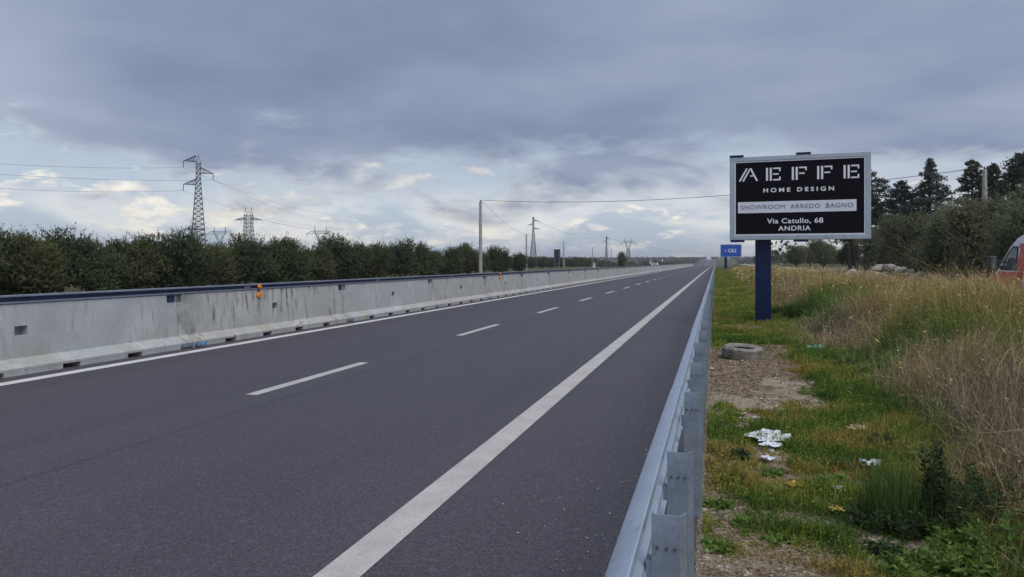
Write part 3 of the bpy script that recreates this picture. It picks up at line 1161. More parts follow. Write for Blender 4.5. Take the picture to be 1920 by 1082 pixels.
for px, h in front:
    X = -33.0 + rg0.uniform(-0.8, 0.8)
    D = depth_on(px, X)
    yy = (D + X * sP) / cP
    z = float(ground_z(X, yy))
    sc = (h - z + 0.12) / 4.0
    lab = {362: 'olive tree at the foot of the tallest pylon', 412: 'low olive tree between the tallest pylon and the two peaked tower', 462: 'taller olive tree standing before the two peaked tower',
           592: 'low olive tree leaving a gap before the portal tower', 633: 'high crowned olive tree beside the portal tower', 880: 'olive tree just left of the tall concrete pole',
           940: 'olive tree just right of the tall concrete pole', 972: 'last low olive tree of the bordering row beside the second pole'}.get(px, 'olive tree with grey green crown in the row bordering the far carriageway')
    tree_obj('olive_tree', near_v[nt_ % 7], (X, yy, z), rg0.uniform(0, 6.28), (sc * 1.02, sc * 1.02, sc), lab, 'olive trees beyond the median barrier')
    nt_ += 1
for X0, s0, s1, dy in ((-39, 4, 118, 4.6), (-46, 0, 112, 5.6), (-55, 0, 112, 7)):
    yy = s0
    while yy < s1:
        X = X0 + rg0.uniform(-1, 1)
        y_ = yy + rg0.uniform(-1, 1)
        z = float(ground_z(X, y_))
        D = y_ * cP - X * sP
        px = 1342 + X * F / (cP * D)
        if px > -120:
            h = rg0.uniform(2.3, 3.3) + 0.4 * (y_ > 60)
            sc = (h - z) / 4.0
            tree_obj('olive_tree', near_v[nt_ % 7] if D < 55 else far_v[nt_ % 5], (X, y_, z), rg0.uniform(0, 6.28), (sc * 1.1, sc * 1.1, sc),
                     'olive tree deeper in the grove behind the bordering row', 'olive trees beyond the median barrier')
            nt_ += 1
        yy += dy
for X0, s0, s1, dy in ((-60, 116, 330, 6.0), (-68, 120, 330, 7.5), (-80, 126, 330, 10)):
    yy = s0
    while yy < s1:
        X = X0 + rg0.uniform(-2, 2)
        y_ = yy + rg0.uniform(-1.5, 1.5)
        z = float(ground_z(X, y_))
        D = y_ * cP - X * sP
        h = rg0.uniform(2.7, 3.5) + 0.003 * max(0, y_ - 150)
        sc = (h - z) / 4.0
        tree_obj('olive_tree', far_v[nt_ % 5], (X, y_, z), rg0.uniform(0, 6.28), (sc * 1.25, sc * 1.25, sc),
                 'low olive tree in the distant grove set back beyond the grey poles', 'olive trees in the set-back grove')
        nt_ += 1
        yy += dy
# a slim dark tree that stands above the distant grove
tree_obj('dark_tree', far_v[0], at(1166, 0, 232).xy.to_3d() + Vector((0, 0, -0.3)), 0.3, (1.0, 1.0, 1.35), 'dark pointed tree rising above the low distant grove', None)


# far woodland: one mass towards the horizon
def far_wood(name, pts, hs, seed, cols, label, per=70, size=1.5):
    rg = np.random.default_rng(seed)
    parts = []
    for (x, y, z), h in zip(pts, hs):
        u = rg.normal(size=(per, 3))
        u /= np.linalg.norm(u, axis=1, keepdims=True)
        c = np.array([x, y, z + h * 0.5]) + u * np.array([h * 0.62, h * 0.62, h * 0.45]) * rg.uniform(0.5, 1.0, (per, 1))
        t_ = rg.uniform(0, 1, (per, 1))
        cc = np.array(cols[0]) * (1 - t_) + np.array(cols[1]) * t_
        parts.append(leaves(c, rg.normal(size=(per, 3)), rg.uniform(0.7, 1.3, per) * size, rg.uniform(0.4, 0.8, per) * size, cc, rg))
    V, T_, C = merge(parts)
    return tag(link_mesh(name, tri_mesh(name, V, T_, C, M_leaf), None), label, 'woodland', None, 'stuff')


rgw = np.random.default_rng(5)
pts, hs = [], []
for i in range(2000):
    y_ = 330 + 1170 * rgw.random() ** 1.7
    X = -(60 if y_ < 420 else 28) - (90 + y_ * 0.7) * rgw.random() ** 1.8
    pts.append((X, y_, float(ground_z(X, y_))))
    hs.append(rgw.uniform(3.0, 4.6) + 0.0012 * y_)
far_wood('distant_woodland', pts, hs, 6, ((0.045, 0.062, 0.034), (0.085, 0.105, 0.060)), 'far belt of dark trees along the horizon left of the road', 46, 1.6)
pts, hs = [], []
for i in range(420):
    y_ = rgw.uniform(150, 1500)
    X = rgw.uniform(15 + max(0, (y_ - 150) * 0.01), 70 + y_ * 0.3)
    pts.append((X, y_, float(ground_z(X, y_))))
    hs.append(rgw.uniform(3.5, 7.0))
far_wood('distant_woodland', pts, hs, 8, ((0.045, 0.060, 0.034), (0.08, 0.10, 0.055)), 'far belt of dark trees beyond the blue board', 80, 1.3)
pts, hs = [], []
for i in range(260):
    y_ = rgw.uniform(1560, 1900)
    X = rgw.uniform(-600, 200)
    pts.append((X, y_, 8))
    hs.append(rgw.uniform(4, 8))
far_wood('distant_woodland', pts, hs, 9, ((0.05, 0.066, 0.045), (0.08, 0.098, 0.065)), 'thin dark tree line on the rise where the road ends', 40, 3.0)

# olive trees right of the service road
R_COLS = [((0.078, 0.098, 0.050), (0.190, 0.215, 0.115)), ((0.086, 0.100, 0.052), (0.205, 0.215, 0.110))]
right_v = [olive_meshes(300 + i, 5.6, 4.9, 3000, 1.2, R_COLS[i % 2]) for i in range(6)]
rlabels = ['broad olive tree beside the parked van', 'tall grey green olive tree against the dark conifers by the concrete pole', 'olive tree in front of the conical conifer',
           'rounded olive tree left of the conical conifer', 'olive tree beside the bare conifer trunk under the billboard', 'rounded dark olive tree seen beneath the black billboard',
           'olive tree beneath the board nearest its navy post', 'far olive tree at the end of the row by the service road', 'olive tree behind the van roof', 'lower olive tree filling the gap behind the stone heap']
rl = [(1925, 340, 36.0, 1.0), (1850, 362, 41.5, 1.0), (1782, 382, 46.5, 1.05), (1706, 392, 54.0, 1.1), (1640, 420, 66.0, 1.1), (1592, 448, 80.0, 1.2), (1545, 447, 98.0, 1.3), (1492, 459, 128.0, 1.3), (1985, 345, 33.0, 1.0), (1668, 440, 58.0, 0.9)]
for i, (px, ty, D, wsc) in enumerate(rl):
    p = at(px, ty, D)
    z = float(ground_z(p.x, p.y))
    sc = (p.z - z) / 5.75
    tree_obj('olive_tree', right_v[i % 6], (p.x, p.y, z), i * 1.7, (sc * wsc * 0.95, sc * wsc * 0.95, sc), rlabels[i], 'olive trees along the service road')
# second, looser row behind them
for i, (px, ty, D) in enumerate([(1890, 385, 47), (1815, 395, 54), (1745, 402, 60), (1690, 405, 68), (1560, 458, 112), (1520, 462, 135)]):
    p = at(px, ty, D)
    z = float(ground_z(p.x, p.y))
    sc = (p.z - z) / 5.75
    tree_obj('olive_tree', right_v[(i + 2) % 6], (p.x, p.y, z), i * 2.3, (sc * 1.1, sc * 1.1, sc), 'olive tree half hidden behind the row along the service road', 'olive trees along the service road')


def conifer_meshes(seed, H, Rr, nbr=150, shape=0.85, ragged=0.35, cols=((0.030, 0.044, 0.030), (0.070, 0.088, 0.066)), z0=0.14, leaf=1.0, droop=0.25):
    rg = np.random.default_rng(seed)
    tk = MB()
    lean = rg.uniform(-0.03, 0.03, 2) * H
    tk.tube([(0, 0, -0.2), (lean[0] * .5, lean[1] * .5, H * 0.5), (lean[0], lean[1], H * 0.97)], [0.028 * H, 0.018 * H, 0.004 * H], 8)
    cs, ds, tn = [], [], []
    for i in range(nbr):
        q = z0 + (1 - z0) * (i + rg.uniform(0, 1)) / nbr
        z = q * H
        L = Rr * ((1 - q) / (1 - z0)) ** shape * rg.uniform(1 - ragged, 1.15) + 0.12
        if q < z0 + 0.1:
            L *= 0.7
        a_ = i * 2.399 + rg.uniform(-0.5, 0.5)
        el = rg.uniform(-0.15, 0.45)
        d = np.array([np.cos(a_) * np.cos(el), np.sin(a_) * np.cos(el), np.sin(el)])
        base = np.array([lean[0] * q, lean[1] * q, z])
        end = base + d * L
        tk.tube([tuple(base), tuple(base + d * L * 0.8)], [0.012 * H * (1 - q) + 0.015, 0.008], 4, False)
        n_ = int(8 + 62 * L / Rr)
        t_ = rg.uniform(0.22, 1.0, (n_, 1)) ** 0.75
        c = base + d * L * t_ + rg.normal(size=(n_, 3)) * np.array([0.17, 0.17, 0.09]) * (0.3 + 0.8 * (1 - abs(t_ - 0.55))) * (L / 2.2) ** 0.6
        c[:, 2] -= droop * (t_[:, 0] ** 2) * 0.5
        cs.append(c)
        ds.append(d * 0.8 + rg.normal(size=(n_, 3)) * 0.7 + np.array([0, 0, 0.25]))
        tn.append(np.full((n_, 1), rg.uniform(0, 1)))
    cs, ds, tn = np.concatenate(cs), np.concatenate(ds), np.concatenate(tn)
    # every point becomes a small spray of three slivers
    cs = np.concatenate([cs + rg.normal(size=cs.shape) * 0.09 for _ in range(3)])
    ds = np.concatenate([ds + rg.normal(size=ds.shape) * 0.5 for _ in range(3)])
    tn = np.clip(np.concatenate([tn] * 3) * 0.6 + rg.uniform(0, 0.5, (len(cs), 1)), 0, 1)
    colr = np.array(cols[0]) * (1 - tn) + np.array(cols[1]) * tn
    n_ = len(cs)
    V, T_, C = leaves(cs, ds, rg.uniform(0.22, 0.42, n_) * leaf, rg.uniform(0.07, 0.13, n_) * leaf, colr, rg)
    return tri_mesh('crown', V, T_, C, M_leaf), tk.mesh('trunk', M_bark, True)


for i, (px, ty, D, Rr, shape, rag, nbr, z0, lab) in enumerate([
        (1626, 318, 74, 4.8, 0.55, 0.65, 110, 0.26, 'dark ragged conifer with a bare forked trunk behind the billboard edge'),
        (1741, 298, 70, 5.2, 1.0, 0.6, 170, 0.08, 'tall conical conifer with a pointed top and bluish lower branches'),
        (1694, 340, 72, 3.8, 0.62, 0.5, 140, 0.08, 'bluish rounded conifer joined to the side of the conical one'),
        (1828, 300, 64, 2.4, 0.5, 0.65, 80, 0.2, 'slim sparse dark tree beside the concrete utility pole'),
        (1864, 308, 62, 2.3, 0.55, 0.65, 80, 0.2, 'slim dark conifer right next to the concrete utility pole'),
        (1913, 287, 58, 3.6, 0.5, 0.6, 130, 0.15, 'dark round topped conifer standing above the parked van')]):
    p = at(px, ty, D)
    z = float(ground_z(p.x, p.y))
    cols = ((0.030, 0.042, 0.024), (0.066, 0.080, 0.048)) if i in (0, 3, 4, 5) else ((0.034, 0.050, 0.038), (0.085, 0.105, 0.088))
    tree_obj('conifer_tree', conifer_meshes(400 + i, p.z - z, Rr, nbr, shape, rag, cols, z0), (p.x, p.y, z), 0.0, 1.0, lab, 'dark conifers behind the olive row')
# the second stem of the ragged conifer
for i, px in enumerate((1594, 1606)):
    p = at(px, 400, 76 + i)
    z = float(ground_z(p.x, p.y))
    tree_obj('conifer_tree', conifer_meshes(440 + i, 9.0 + i, 3.2, 90, 0.4, 0.5, ((0.028, 0.040, 0.022), (0.062, 0.075, 0.044)), 0.38), (p.x, p.y, z), 1.0, 1.0,
             ['bare trunked conifer seen under the board beside its twin', 'second bare trunked conifer seen under the board'][i], 'dark conifers behind the olive row')

# ------------------------------------------------------------------ poles, pylons and cables
def pole(px, ty, D, lab, r=0.15, mat=M_poleconc, arm=False):
    p = at(px, ty, D)
    z = float(ground_z(p.x, p.y))
    e = empty('utility_pole', (p.x, p.y, z))
    tag(e, lab, 'pole')
    mb = MB()
    H = p.z - z
    mb.tube([(0, 0, -0.3), (0, 0, H)], [r * 1.5, r], 10)
    mb.build('shaft', mat, e, True)
    c = MB()
    c.tube([(0, 0, H + 0.001), (0, 0, H + 0.05), (0, 0, H + 0.22)], [0.05, 0.07, 0.035], 8)
    c.build('insulator', M_steel_dark, e, True)
    return Vector((p.x, p.y, p.z + 0.18))


pA = pole(901, 378, 84, 'tall tapered concrete pole behind the barrier carrying the cable across the road', 0.16)
pB = pole(987, 440, 185, 'thinner concrete pole in line beyond the tall one', 0.17)
pC = pole(1057, 454, 254, 'distant concrete pole rising from the grove past the black sign panel', 0.17)
pD = pole(1111, 464, 346, 'faint distant pole before the slim pylon', 0.17)
pE = pole(1846, 318, 52, 'grey concrete pole standing among the dark conifers', 0.15)
pF = pole(1146, 467, 430, 'very faint far pole just past the slim pylon', 0.17)


def cable(name, a_, b2_, sag, r, lab, group, n=24):
    a_, b2_ = Vector(a_), Vector(b2_)
    pts = []
    for i in range(n + 1):
        t_ = i / n
        p = a_.lerp(b2_, t_)
        p.z -= sag * 4 * t_ * (1 - t_)
        pts.append(p)
    mb = MB()
    mb.tube(pts, r, 4)
    return tag(mb.build(name, M_cable, None), lab, 'cable', group)


cable('overhead_cable', pA, pE, 1.1, 0.022, 'thin dark cable spanning the road between the concrete poles', None)
cable('overhead_cable', pA, pB, 0.9, 0.022, 'cable from the tall pole back to the next pole', 'cables of the pole line')
cable('overhead_cable', pB, pC, 0.8, 0.024, 'cable between the second and third concrete poles', 'cables of the pole line')
cable('overhead_cable', pC, pD, 0.8, 0.026, 'cable between the third and the faint pole', 'cables of the pole line')


def lattice(mb, zs, ws, w, dws=None):
    """four-legged lattice: half widths ws at heights zs"""
    for i in range(len(zs) - 1):
        z0, z1, a0, a1 = zs[i], zs[i + 1], ws[i], ws[i + 1]
        c0 = [(-a0, -a0, z0), (a0, -a0, z0), (a0, a0, z0), (-a0, a0, z0)]
        c1 = [(-a1, -a1, z1), (a1, -a1, z1), (a1, a1, z1), (-a1, a1, z1)]
        for q in range(4):
            q2 = (q + 1) % 4
            mb.bar(c0[q], c1[q], w * 1.5)
            mb.bar(c0[q], c1[q2], w)
            mb.bar(c0[q2], c1[q], w)
            mb.bar(c1[q], c1[q2], w * 0.8)
    return mb


def arm_mesh(L, dx, h, w, a0):
    mb = MB()
    tip = (dx * L, 0, 0)
    for yy in (-a0, a0):
        mb.bar((dx * a0, yy, 0), tip, w)
        mb.bar((dx * a0, yy, h), tip, w)
        for k_ in range(1, 4):
            t_ = k_ / 4
            x_ = dx * (a0 + (L - a0) * t_)
            mb.bar((x_, yy * (1 - t_), 0), (x_, yy * (1 - t_), h * (1 - t_)), w * 0.7)
            t0 = (k_ - 1) / 4
            mb.bar((dx * (a0 + (L - a0) * t0), yy * (1 - t0), h * (1 - t0)), (x_, yy * (1 - t_), 0), w * 0.7)
    return mb


def ins_mesh(L):
    mb = MB()
    pr = []
    n_ = 7
    for i in range(n_):
        z = -L * i / n_
        pr += [(0.05, z), (0.14, z - L / n_ * 0.4), (0.05, z - L / n_ * 0.8)]
    mb.lathe(pr, 8)
    return mb


# the tall single-circuit pylon
DP = 185.0
pp = at(372, 291, DP)
zg = float(ground_z(pp.x, pp.y))
H = pp.z - zg
py = empty('electricity_pylon', (pp.x, pp.y, zg), R(38))
tag(py, 'tallest rust dark lattice pylon with three staggered crossarms above the olive grove', 'pylon')
mb = MB()
zs = list(np.linspace(0, H * 0.93, 22))
ws = [0.55 + (2.25 - 0.55) * max(0, 1 - z / (H * 0.80)) ** 1.05 for z in zs]
lattice(mb, zs, ws, 0.085)
a1 = ws[-1]
for q in ((-a1, -a1), (a1, -a1), (a1, a1), (-a1, a1)):
    mb.bar((q[0], q[1], zs[-1]), (0, 0, H), 0.12)
mb.build('lattice_mast', M_pylon, py)
tips = []
for dx, zz in ((-1, at(0, 303, DP).z), (1, at(0, 324.5, DP).z), (-1, at(0, 346.5, DP).z)):
    L = 3.6
    o = arm_mesh(L, dx, 1.5, 0.11, 0.55).build('crossarm', M_pylon, py)
    o.location.z = zz - zg
    i_ = ins_mesh(1.7).build('insulator', M_pylon, o)
    i_.location = (dx * L, 0, 0)
    m_ = Matrix.Rotation(R(38), 3, 'Z')
    tips.append(Vector((pp.x, pp.y, zg)) + m_ @ Vector((dx * L, 0, zz - zg - 1.7)))
# conductors towards the left edge and away to the right
for tp_, py_l, nm in zip(tips, (297, 317, 345), ('upper', 'middle', 'lower')):
    p = at(-160, py_l - 3, 150)
    cable('overhead_conductor', tp_, p, 1.0, 0.030, nm + ' conductor running from the tallest pylon out over the grove', 'pylon conductors')
for tp_, dy, nm in zip(tips, (0, 16, 30), ('upper', 'middle', 'lower')):
    cable('overhead_conductor', tp_, at(640, 402 + dy * 0.8, 380), 3.0, 0.026, nm + ' conductor leaving the tallest pylon towards the far towers', 'pylon conductors')


def twin_tower(px, ty, D, lab, group):
    """two-peaked tower with a flat crossarm on each side"""
    p = at(px, ty, D)
    z0 = float(ground_z(p.x, p.y))
    H = p.z - z0
    e = empty('electricity_pylon', (p.x, p.y, z0), PSI)
    tag(e, lab, 'pylon', group)
    mb = MB()
    zs = list(np.linspace(0, H * 0.86, 14))
    ws = [1.9 + 1.7 * max(0, 1 - z / (H * 0.7)) for z in zs]
    lattice(mb, zs, ws, 0.16)
    for sx in (-1, 1):
        for sy in (-1, 1):
            mb.bar((sx * 1.9, sy * 1.9, zs[-1]), (sx * 1.6, 0, H), 0.16)
        mb.bar((sx * 1.9, 1.9, zs[-1]), (-sx * 0.2, 0, H * 0.93), 0.12)
    mb.build('lattice_mast', M_pylon_hazed, e)
    for dx in (-1, 1):
        o = arm_mesh(7.8, dx, 1.6, 0.17, 1.9).build('crossarm', M_pylon_hazed, e)
        o.location.z = H * 0.78
        for q in (0.55, 1.0):
            ii = ins_mesh(2.0).build('insulator', M_pylon_hazed, o)
            ii.location = (dx * 7.8 * q, 0, 0)


def portal_tower(px, ty, D, lab, group, half=5.0):
    """H-shaped portal: horizontal bridge with two ground-wire peaks on a waisted lattice"""
    p = at(px, ty, D)
    z0 = float(ground_z(p.x, p.y))
    H = p.z - z0
    e = empty('electricity_pylon', (p.x, p.y, z0), PSI)
    tag(e, lab, 'pylon', group)
    mb = MB()
    hw = H * 0.62
    zs = list(np.linspace(0, hw, 9))
    ws = [1.0 + 1.6 * (1 - z / hw) for z in zs]
    lattice(mb, zs, ws, 0.17)
    for sx in (-1, 1):
        for sy in (-1, 1):
            mb.bar((sx * 1.0, sy * 1.0, hw), (sx * half * 0.62, sy * 0.5, H * 0.86), 0.2)
            mb.bar((sx * 0.2, sy * 1.0, hw), (sx * half * 0.35, sy * 0.5, H * 0.80), 0.15)
        for sy in (-0.5, 0.5):
            mb.bar((sx * half * 0.62, sy, H * 0.86), (sx * half * 0.62, 0, H), 0.2)
    mb.build('lattice_mast', M_pylon_hazed, e)
    br = MB()
    for sy in (-0.5, 0.5):
        br.bar((-half * 0.9, sy, H * 0.88), (half * 0.9, sy, H * 0.88), 0.18)
        br.bar((-half * 1.6, 0, H * 0.80), (-half * 0.9, sy, H * 0.88), 0.16)
        br.bar((half * 1.6, 0, H * 0.80), (half * 0.9, sy, H * 0.88), 0.16)
        br.bar((-half * 1.6, 0, H * 0.80), (half * 1.6, 0, H * 0.83), 0.16)
        for k_ in range(8):
            x0 = -half * 0.9 + k_ * half * 1.8 / 8
            br.bar((x0, sy, H * 0.82), (x0 + half * 0.225, sy, H * 0.88), 0.11)
    br.build('crossarm', M_pylon_hazed, e)
    for q in (-1.5, -0.2, 1.5):
        ii = ins_mesh(2.2).build('insulator', M_pylon_hazed, e)
        ii.location = (half * q, 0, H * 0.80)


twin_tower(466, 388, 400, 'two peaked lattice tower with flat wide arms right of the tallest pylon', 'distant transmission towers')
twin_tower(362, 411, 520, 'pale two peaked tower partly hidden behind the tallest pylon', 'distant transmission towers')
portal_tower(601, 424, 430, 'portal shaped transmission tower showing above the grove', 'distant transmission towers', 5.6)
portal_tower(412, 425, 470, 'portal tower between the tallest pylon and the two peaked tower', 'distant transmission towers', 6.0)
portal_tower(1178, 445, 640, 'pale far tower with wide head over the low grove', 'distant transmission towers', 4.6)


def slim_pylon(px, ty, D, hw, lab):
    p = at(px, ty, D)
    z0 = float(ground_z(p.x, p.y))
    H = p.z - z0
    e = empty('electricity_pylon', (p.x, p.y, z0), R(20))
    tag(e, lab, 'pylon', 'distant transmission towers')
    mb = MB()
    zs = list(np.linspace(0, H, 16))
    ws = [0.35 + hw * max(0, 1 - z / (H * 0.75)) for z in zs]
    lattice(mb, zs, ws, 0.13)
    mb.build('lattice_mast', M_pylon_hazed, e)
    for dx, q in ((1, 0.92), (-1, 0.84), (1, 0.76)):
        o = arm_mesh(2.8, dx, 0.8, 0.12, 0.35).build('crossarm', M_pylon_hazed, e)
        o.location.z = H * q
        ii = ins_mesh(1.3).build('insulator', M_pylon_hazed, o)
        ii.location = (dx * 2.8, 0, 0)
    return Vector((p.x, p.y, p.z - 1))


q1 = slim_pylon(1000, 407, 360, 1.5, 'slim lattice pylon rising just past the second concrete pole')
q2 = slim_pylon(1137, 443, 600, 1.3, 'slim faint pylon between two distant grey poles')
cable('overhead_conductor', q1, q2, 4, 0.05, 'conductor from the slim pylon to the fainter one', 'far conductors')
cable('overhead_conductor', q2, at(1300, 470, 1200), 5, 0.08, 'far conductor running on towards the horizon', 'far conductors')
cable('overhead_conductor', at(492, 412, 400), at(660, 428, 560), 3, 0.06, 'conductor from the two peaked tower towards the portal tower', 'far conductors')

# ------------------------------------------------------------------ signs and the car on the far carriageway
def rear_sign(px, ty, by, D, w, lab, mat, posts=(-0.28, 0.28)):
    p = at(px, ty, D)
    z0 = float(ground_z(p.x, p.y))
    e = empty('road_sign', (p.x, p.y, z0), R(2))
    tag(e, lab, 'sign')
    zt, zb = p.z - z0, at(px, by, D).z - z0
    m_ = MB()
    m_.box((-w / 2, -0.03, zb), (w / 2, 0.0, zt))
    bevel(m_.build('sign_panel', mat, e), 0.01)
    r_ = MB()
    for zz in (zb + 0.25, (zb + zt) / 2, zt - 0.3):
        r_.box((-w / 2 + 0.04, -0.06, zz), (w / 2 - 0.04, -0.031, zz + 0.06))
    r_.build('stiffener', M_steel_dark, e)
    for x_ in posts:
        q = MB()
        q.tube([(x_, -0.10, -0.1), (x_, -0.10, zt - 0.12)], 0.038, 8)
        q.build('post', M_galv, e, True)
    return e


M_signblack = plain('dark_sign_back', (0.010, 0.013, 0.022), 0.5)
rear_sign(1044.5, 467.5, 490.5, 92, 0.86, 'black backed upright sign panel on two grey posts behind the barrier', M_signblack)


def warn_sign(px, ty, D, lab):
    p = at(px, ty, D)
    z0 = float(ground_z(p.x, p.y))
    e = empty('warning_sign', (p.x, p.y, z0))
    tag(e, lab, 'sign')
    zt = p.z - z0
    a_ = 0.34
    t_ = MB()
    t_.prism([(-a_, zt - 0.62), (a_, zt - 0.62), (0, zt)], -0.02, 0.0)
    t_.build('red_border', M_vanred, e)
    t2 = MB()
    t2.prism([(-a_ * .70, zt - 0.56), (a_ * .70, zt - 0.56), (0, zt - 0.14)], -0.028, -0.021)
    t2.build('white_field', M_vanwhite, e)
    t3 = MB()
    t3.box((-0.22, -0.02, zt - 1.05), (0.22, 0.0, zt - 0.66))
    t3.build('supplement_panel', M_vanwhite, e)
    q = MB()
    q.tube([(0, 0.05, -0.1), (0, 0.05, zt - 0.1)], 0.035, 8)
    q.build('post', M_galv, e, True)


warn_sign(1114, 490.5, 122, 'red and white warning sign low above the barrier past the black panel')
warn_sign(1220, 487.5, 190, 'red and white warning sign in front of the white car')
warn_sign(1242, 484, 205, 'red and white warning sign just past the white car')


def loft_car(root, L, W, Hh, prof_top, mat_body, mat_glass_):
    """simple saloon: stations along x with a roof line, tumblehome above the belt"""
    mb = MB()
    rows = []
    for x, zt, wf in prof_top:
        belt = min(zt, 0.62 * Hh)
        rows.append([(x, -W / 2 * wf * 0.96, 0.22), (x, -W / 2 * wf, 0.5), (x, -W / 2 * wf * 0.98, belt - 0.01), (x, -W / 2 * wf * (0.98 if zt < 0.66 * Hh else 0.76), zt - 0.03), (x, -W / 2 * wf * 0.6, zt),
                     (x, W / 2 * wf * 0.6, zt), (x, W / 2 * wf * (0.98 if zt < 0.66 * Hh else 0.76), zt - 0.03), (x, W / 2 * wf * 0.98, belt - 0.01), (x, W / 2 * wf, 0.5), (x, W / 2 * wf * 0.96, 0.22)])
    m_ = len(rows[0])
    v = [p for r_ in rows for p in r_]
    f = []
    for i in range(len(rows) - 1):
        for j in range(m_ - 1):
            f.append((i * m_ + j, i * m_ + j + 1, (i + 1) * m_ + j + 1, (i + 1) * m_ + j))
    f.append(tuple(range(m_)))
    f.append(tuple((len(rows) - 1) * m_ + j for j in range(m_)))
    mb.add(v, f)
    return mb.build('body', mat_body, root, True)


def wheel(root, x, y, r, w):
    t_ = MB()
    pr = [(r * 0.62, -w / 2), (r * 0.93, -w / 2), (r, -w * 0.35), (r, w * 0.35), (r * 0.93, w / 2), (r * 0.62, w / 2)]
    t_.lathe(pr, 24, closed=True)
    o = t_.build('wheel', M_rubber, root, True)
    rm = MB()
    rm.lathe([(0.0, -w * 0.3), (r * 0.3, -w * 0.34), (r * 0.6, -w * 0.42), (r * 0.61, w * 0.42), (r * 0.3, w * 0.34), (0.0, w * 0.3)], 20)
    rm.build('rim', M_galv, o, True)
    o.location = (x, y, r)
    o.rotation_euler = (R(90), 0, 0)
    return o


pc = at(1228, 0, 186)
ce = empty('parked_car', (pc.x, pc.y, 0.0), R(-90))
tag(ce, 'white car showing its roof above the far barrier', 'car')
loft_car(ce, 4.2, 1.75, 1.52, [(2.1, 0.62, 0.86), (2.0, 0.74, 0.94), (1.2, 0.92, 1.0), (0.9, 0.98, 1.0), (0.15, 1.48, 1.0), (-0.5, 1.52, 1.0), (-1.4, 1.48, 1.0), (-1.95, 1.02, 0.97), (-2.1, 0.8, 0.92)], M_vanwhite, M_glass)
g_ = MB()
g_.add([(0.86, -0.62, 1.03), (0.86, 0.62, 1.03), (0.24, 0.54, 1.44), (0.24, -0.54, 1.44)], [(0, 1, 2, 3)])
g_.v = [(x + 0.012, y_, z + 0.012) for x, y_, z in g_.v]
g_.build('windscreen', M_glass, ce)
for sy in (-1, 1):
    g_ = MB()
    g_.add([(0.6, sy * 0.862, 1.0), (-1.6, sy * 0.862, 1.0), (-1.25, sy * 0.70, 1.42), (0.15, sy * 0.70, 1.42)], [(0, 1, 2, 3)])
    g_.build('side_window', M_glass, ce)
    for x_ in (1.3, -1.3):
        wheel(ce, x_, sy * 0.80, 0.31, 0.2)

# ------------------------------------------------------------------ van on the service road
VAN_D = 21.6
pv = at(1889, 0, VAN_D)
ve = empty('delivery_van', (pv.x + 0.95, pv.y - 1.75, float(ground_z(9.5, pv.y))), R(90 + 7))
tag(ve, 'white high roof van with red door pillar parked behind the tall grass', 'van')
van_prof = [(2.72, 0.92, 0.80), (2.62, 1.02, 0.92), (2.25, 1.17, 0.98), (2.0, 1.30, 1.0), (1.62, 1.72, 1.0), (1.28, 2.12, 1.0), (1.02, 2.34, 1.0), (0.70, 2.46, 1.0), (0.3, 2.51, 1.0), (-1.2, 2.52, 1.0), (-2.55, 2.47, 1.0), (-2.68, 2.38, 0.98)]
zf = [0.28, 0.42, 0.75, 1.0, 1.25, 1.5, 1.75, 2.0, 2.2, 2.35, 2.44]


def van_w(z):
    return float(np.interp(z, [0.28, 0.5, 1.0, 1.3, 2.0, 2.35, 2.52], [0.96, 1.02, 1.03, 1.02, 0.95, 0.88, 0.74]))


def van_surface():
    mb = MB()
    rows = []
    for x, zt, wf in van_prof:
        right = []
        for q in np.linspace(0, 1, 12):
            z = 0.28 + (zt - 0.10 - 0.28) * q
            right.append((van_w(z) * wf, z))
        w_ = right[-1][0]
        right += [(w_ * 0.96, zt - 0.045), (w_ * 0.86, zt - 0.012), (w_ * 0.5, zt), (0, zt + 0.012)]
        full = [(x, -y_, z) for y_, z in right] + [(x, y_, z) for y_, z in right[::-1][1:]]
        rows.append(full)
    m_ = len(rows[0])
    v = [p for r_ in rows for p in r_]
    f = []
    for i in range(len(rows) - 1):
        for j in range(m_ - 1):
            f.append((i * m_ + j, i * m_ + j + 1, (i + 1) * m_ + j + 1, (i + 1) * m_ + j))
    f += [tuple(range(m_)), tuple((len(rows) - 1) * m_ + j for j in range(m_))]
    return mb.add(v, f)


bevel(van_surface().build('body', M_vanwhite, ve, True), 0.01)


def van_side_panel(name, poly, mat, parent, sy=1, off=0.006, th=0.004):
    """panel following the flank: list of (x, z)"""
    mb = MB()
    cx = sum(p[0] for p in poly) / len(poly)
    cz = sum(p[1] for p in poly) / len(poly)
    n_ = len(poly)
    outer = [(x, sy * (van_w(z) + off), z) for x, z in poly]
    mb.add(outer + [(cx, sy * (van_w(cz) + off + 0.006), cz)], [(i, (i + 1) % n_, n_) for i in range(n_)])
    inner = [(x, sy * (van_w(z) + off - th), z) for x, z in poly]
    k0 = len(mb.v)
    mb.v += inner
    mb.f += [(i, (i + 1) % n_, k0 + (i + 1) % n_, k0 + i) for i in range(n_)]
    return mb.build(name, mat, parent)


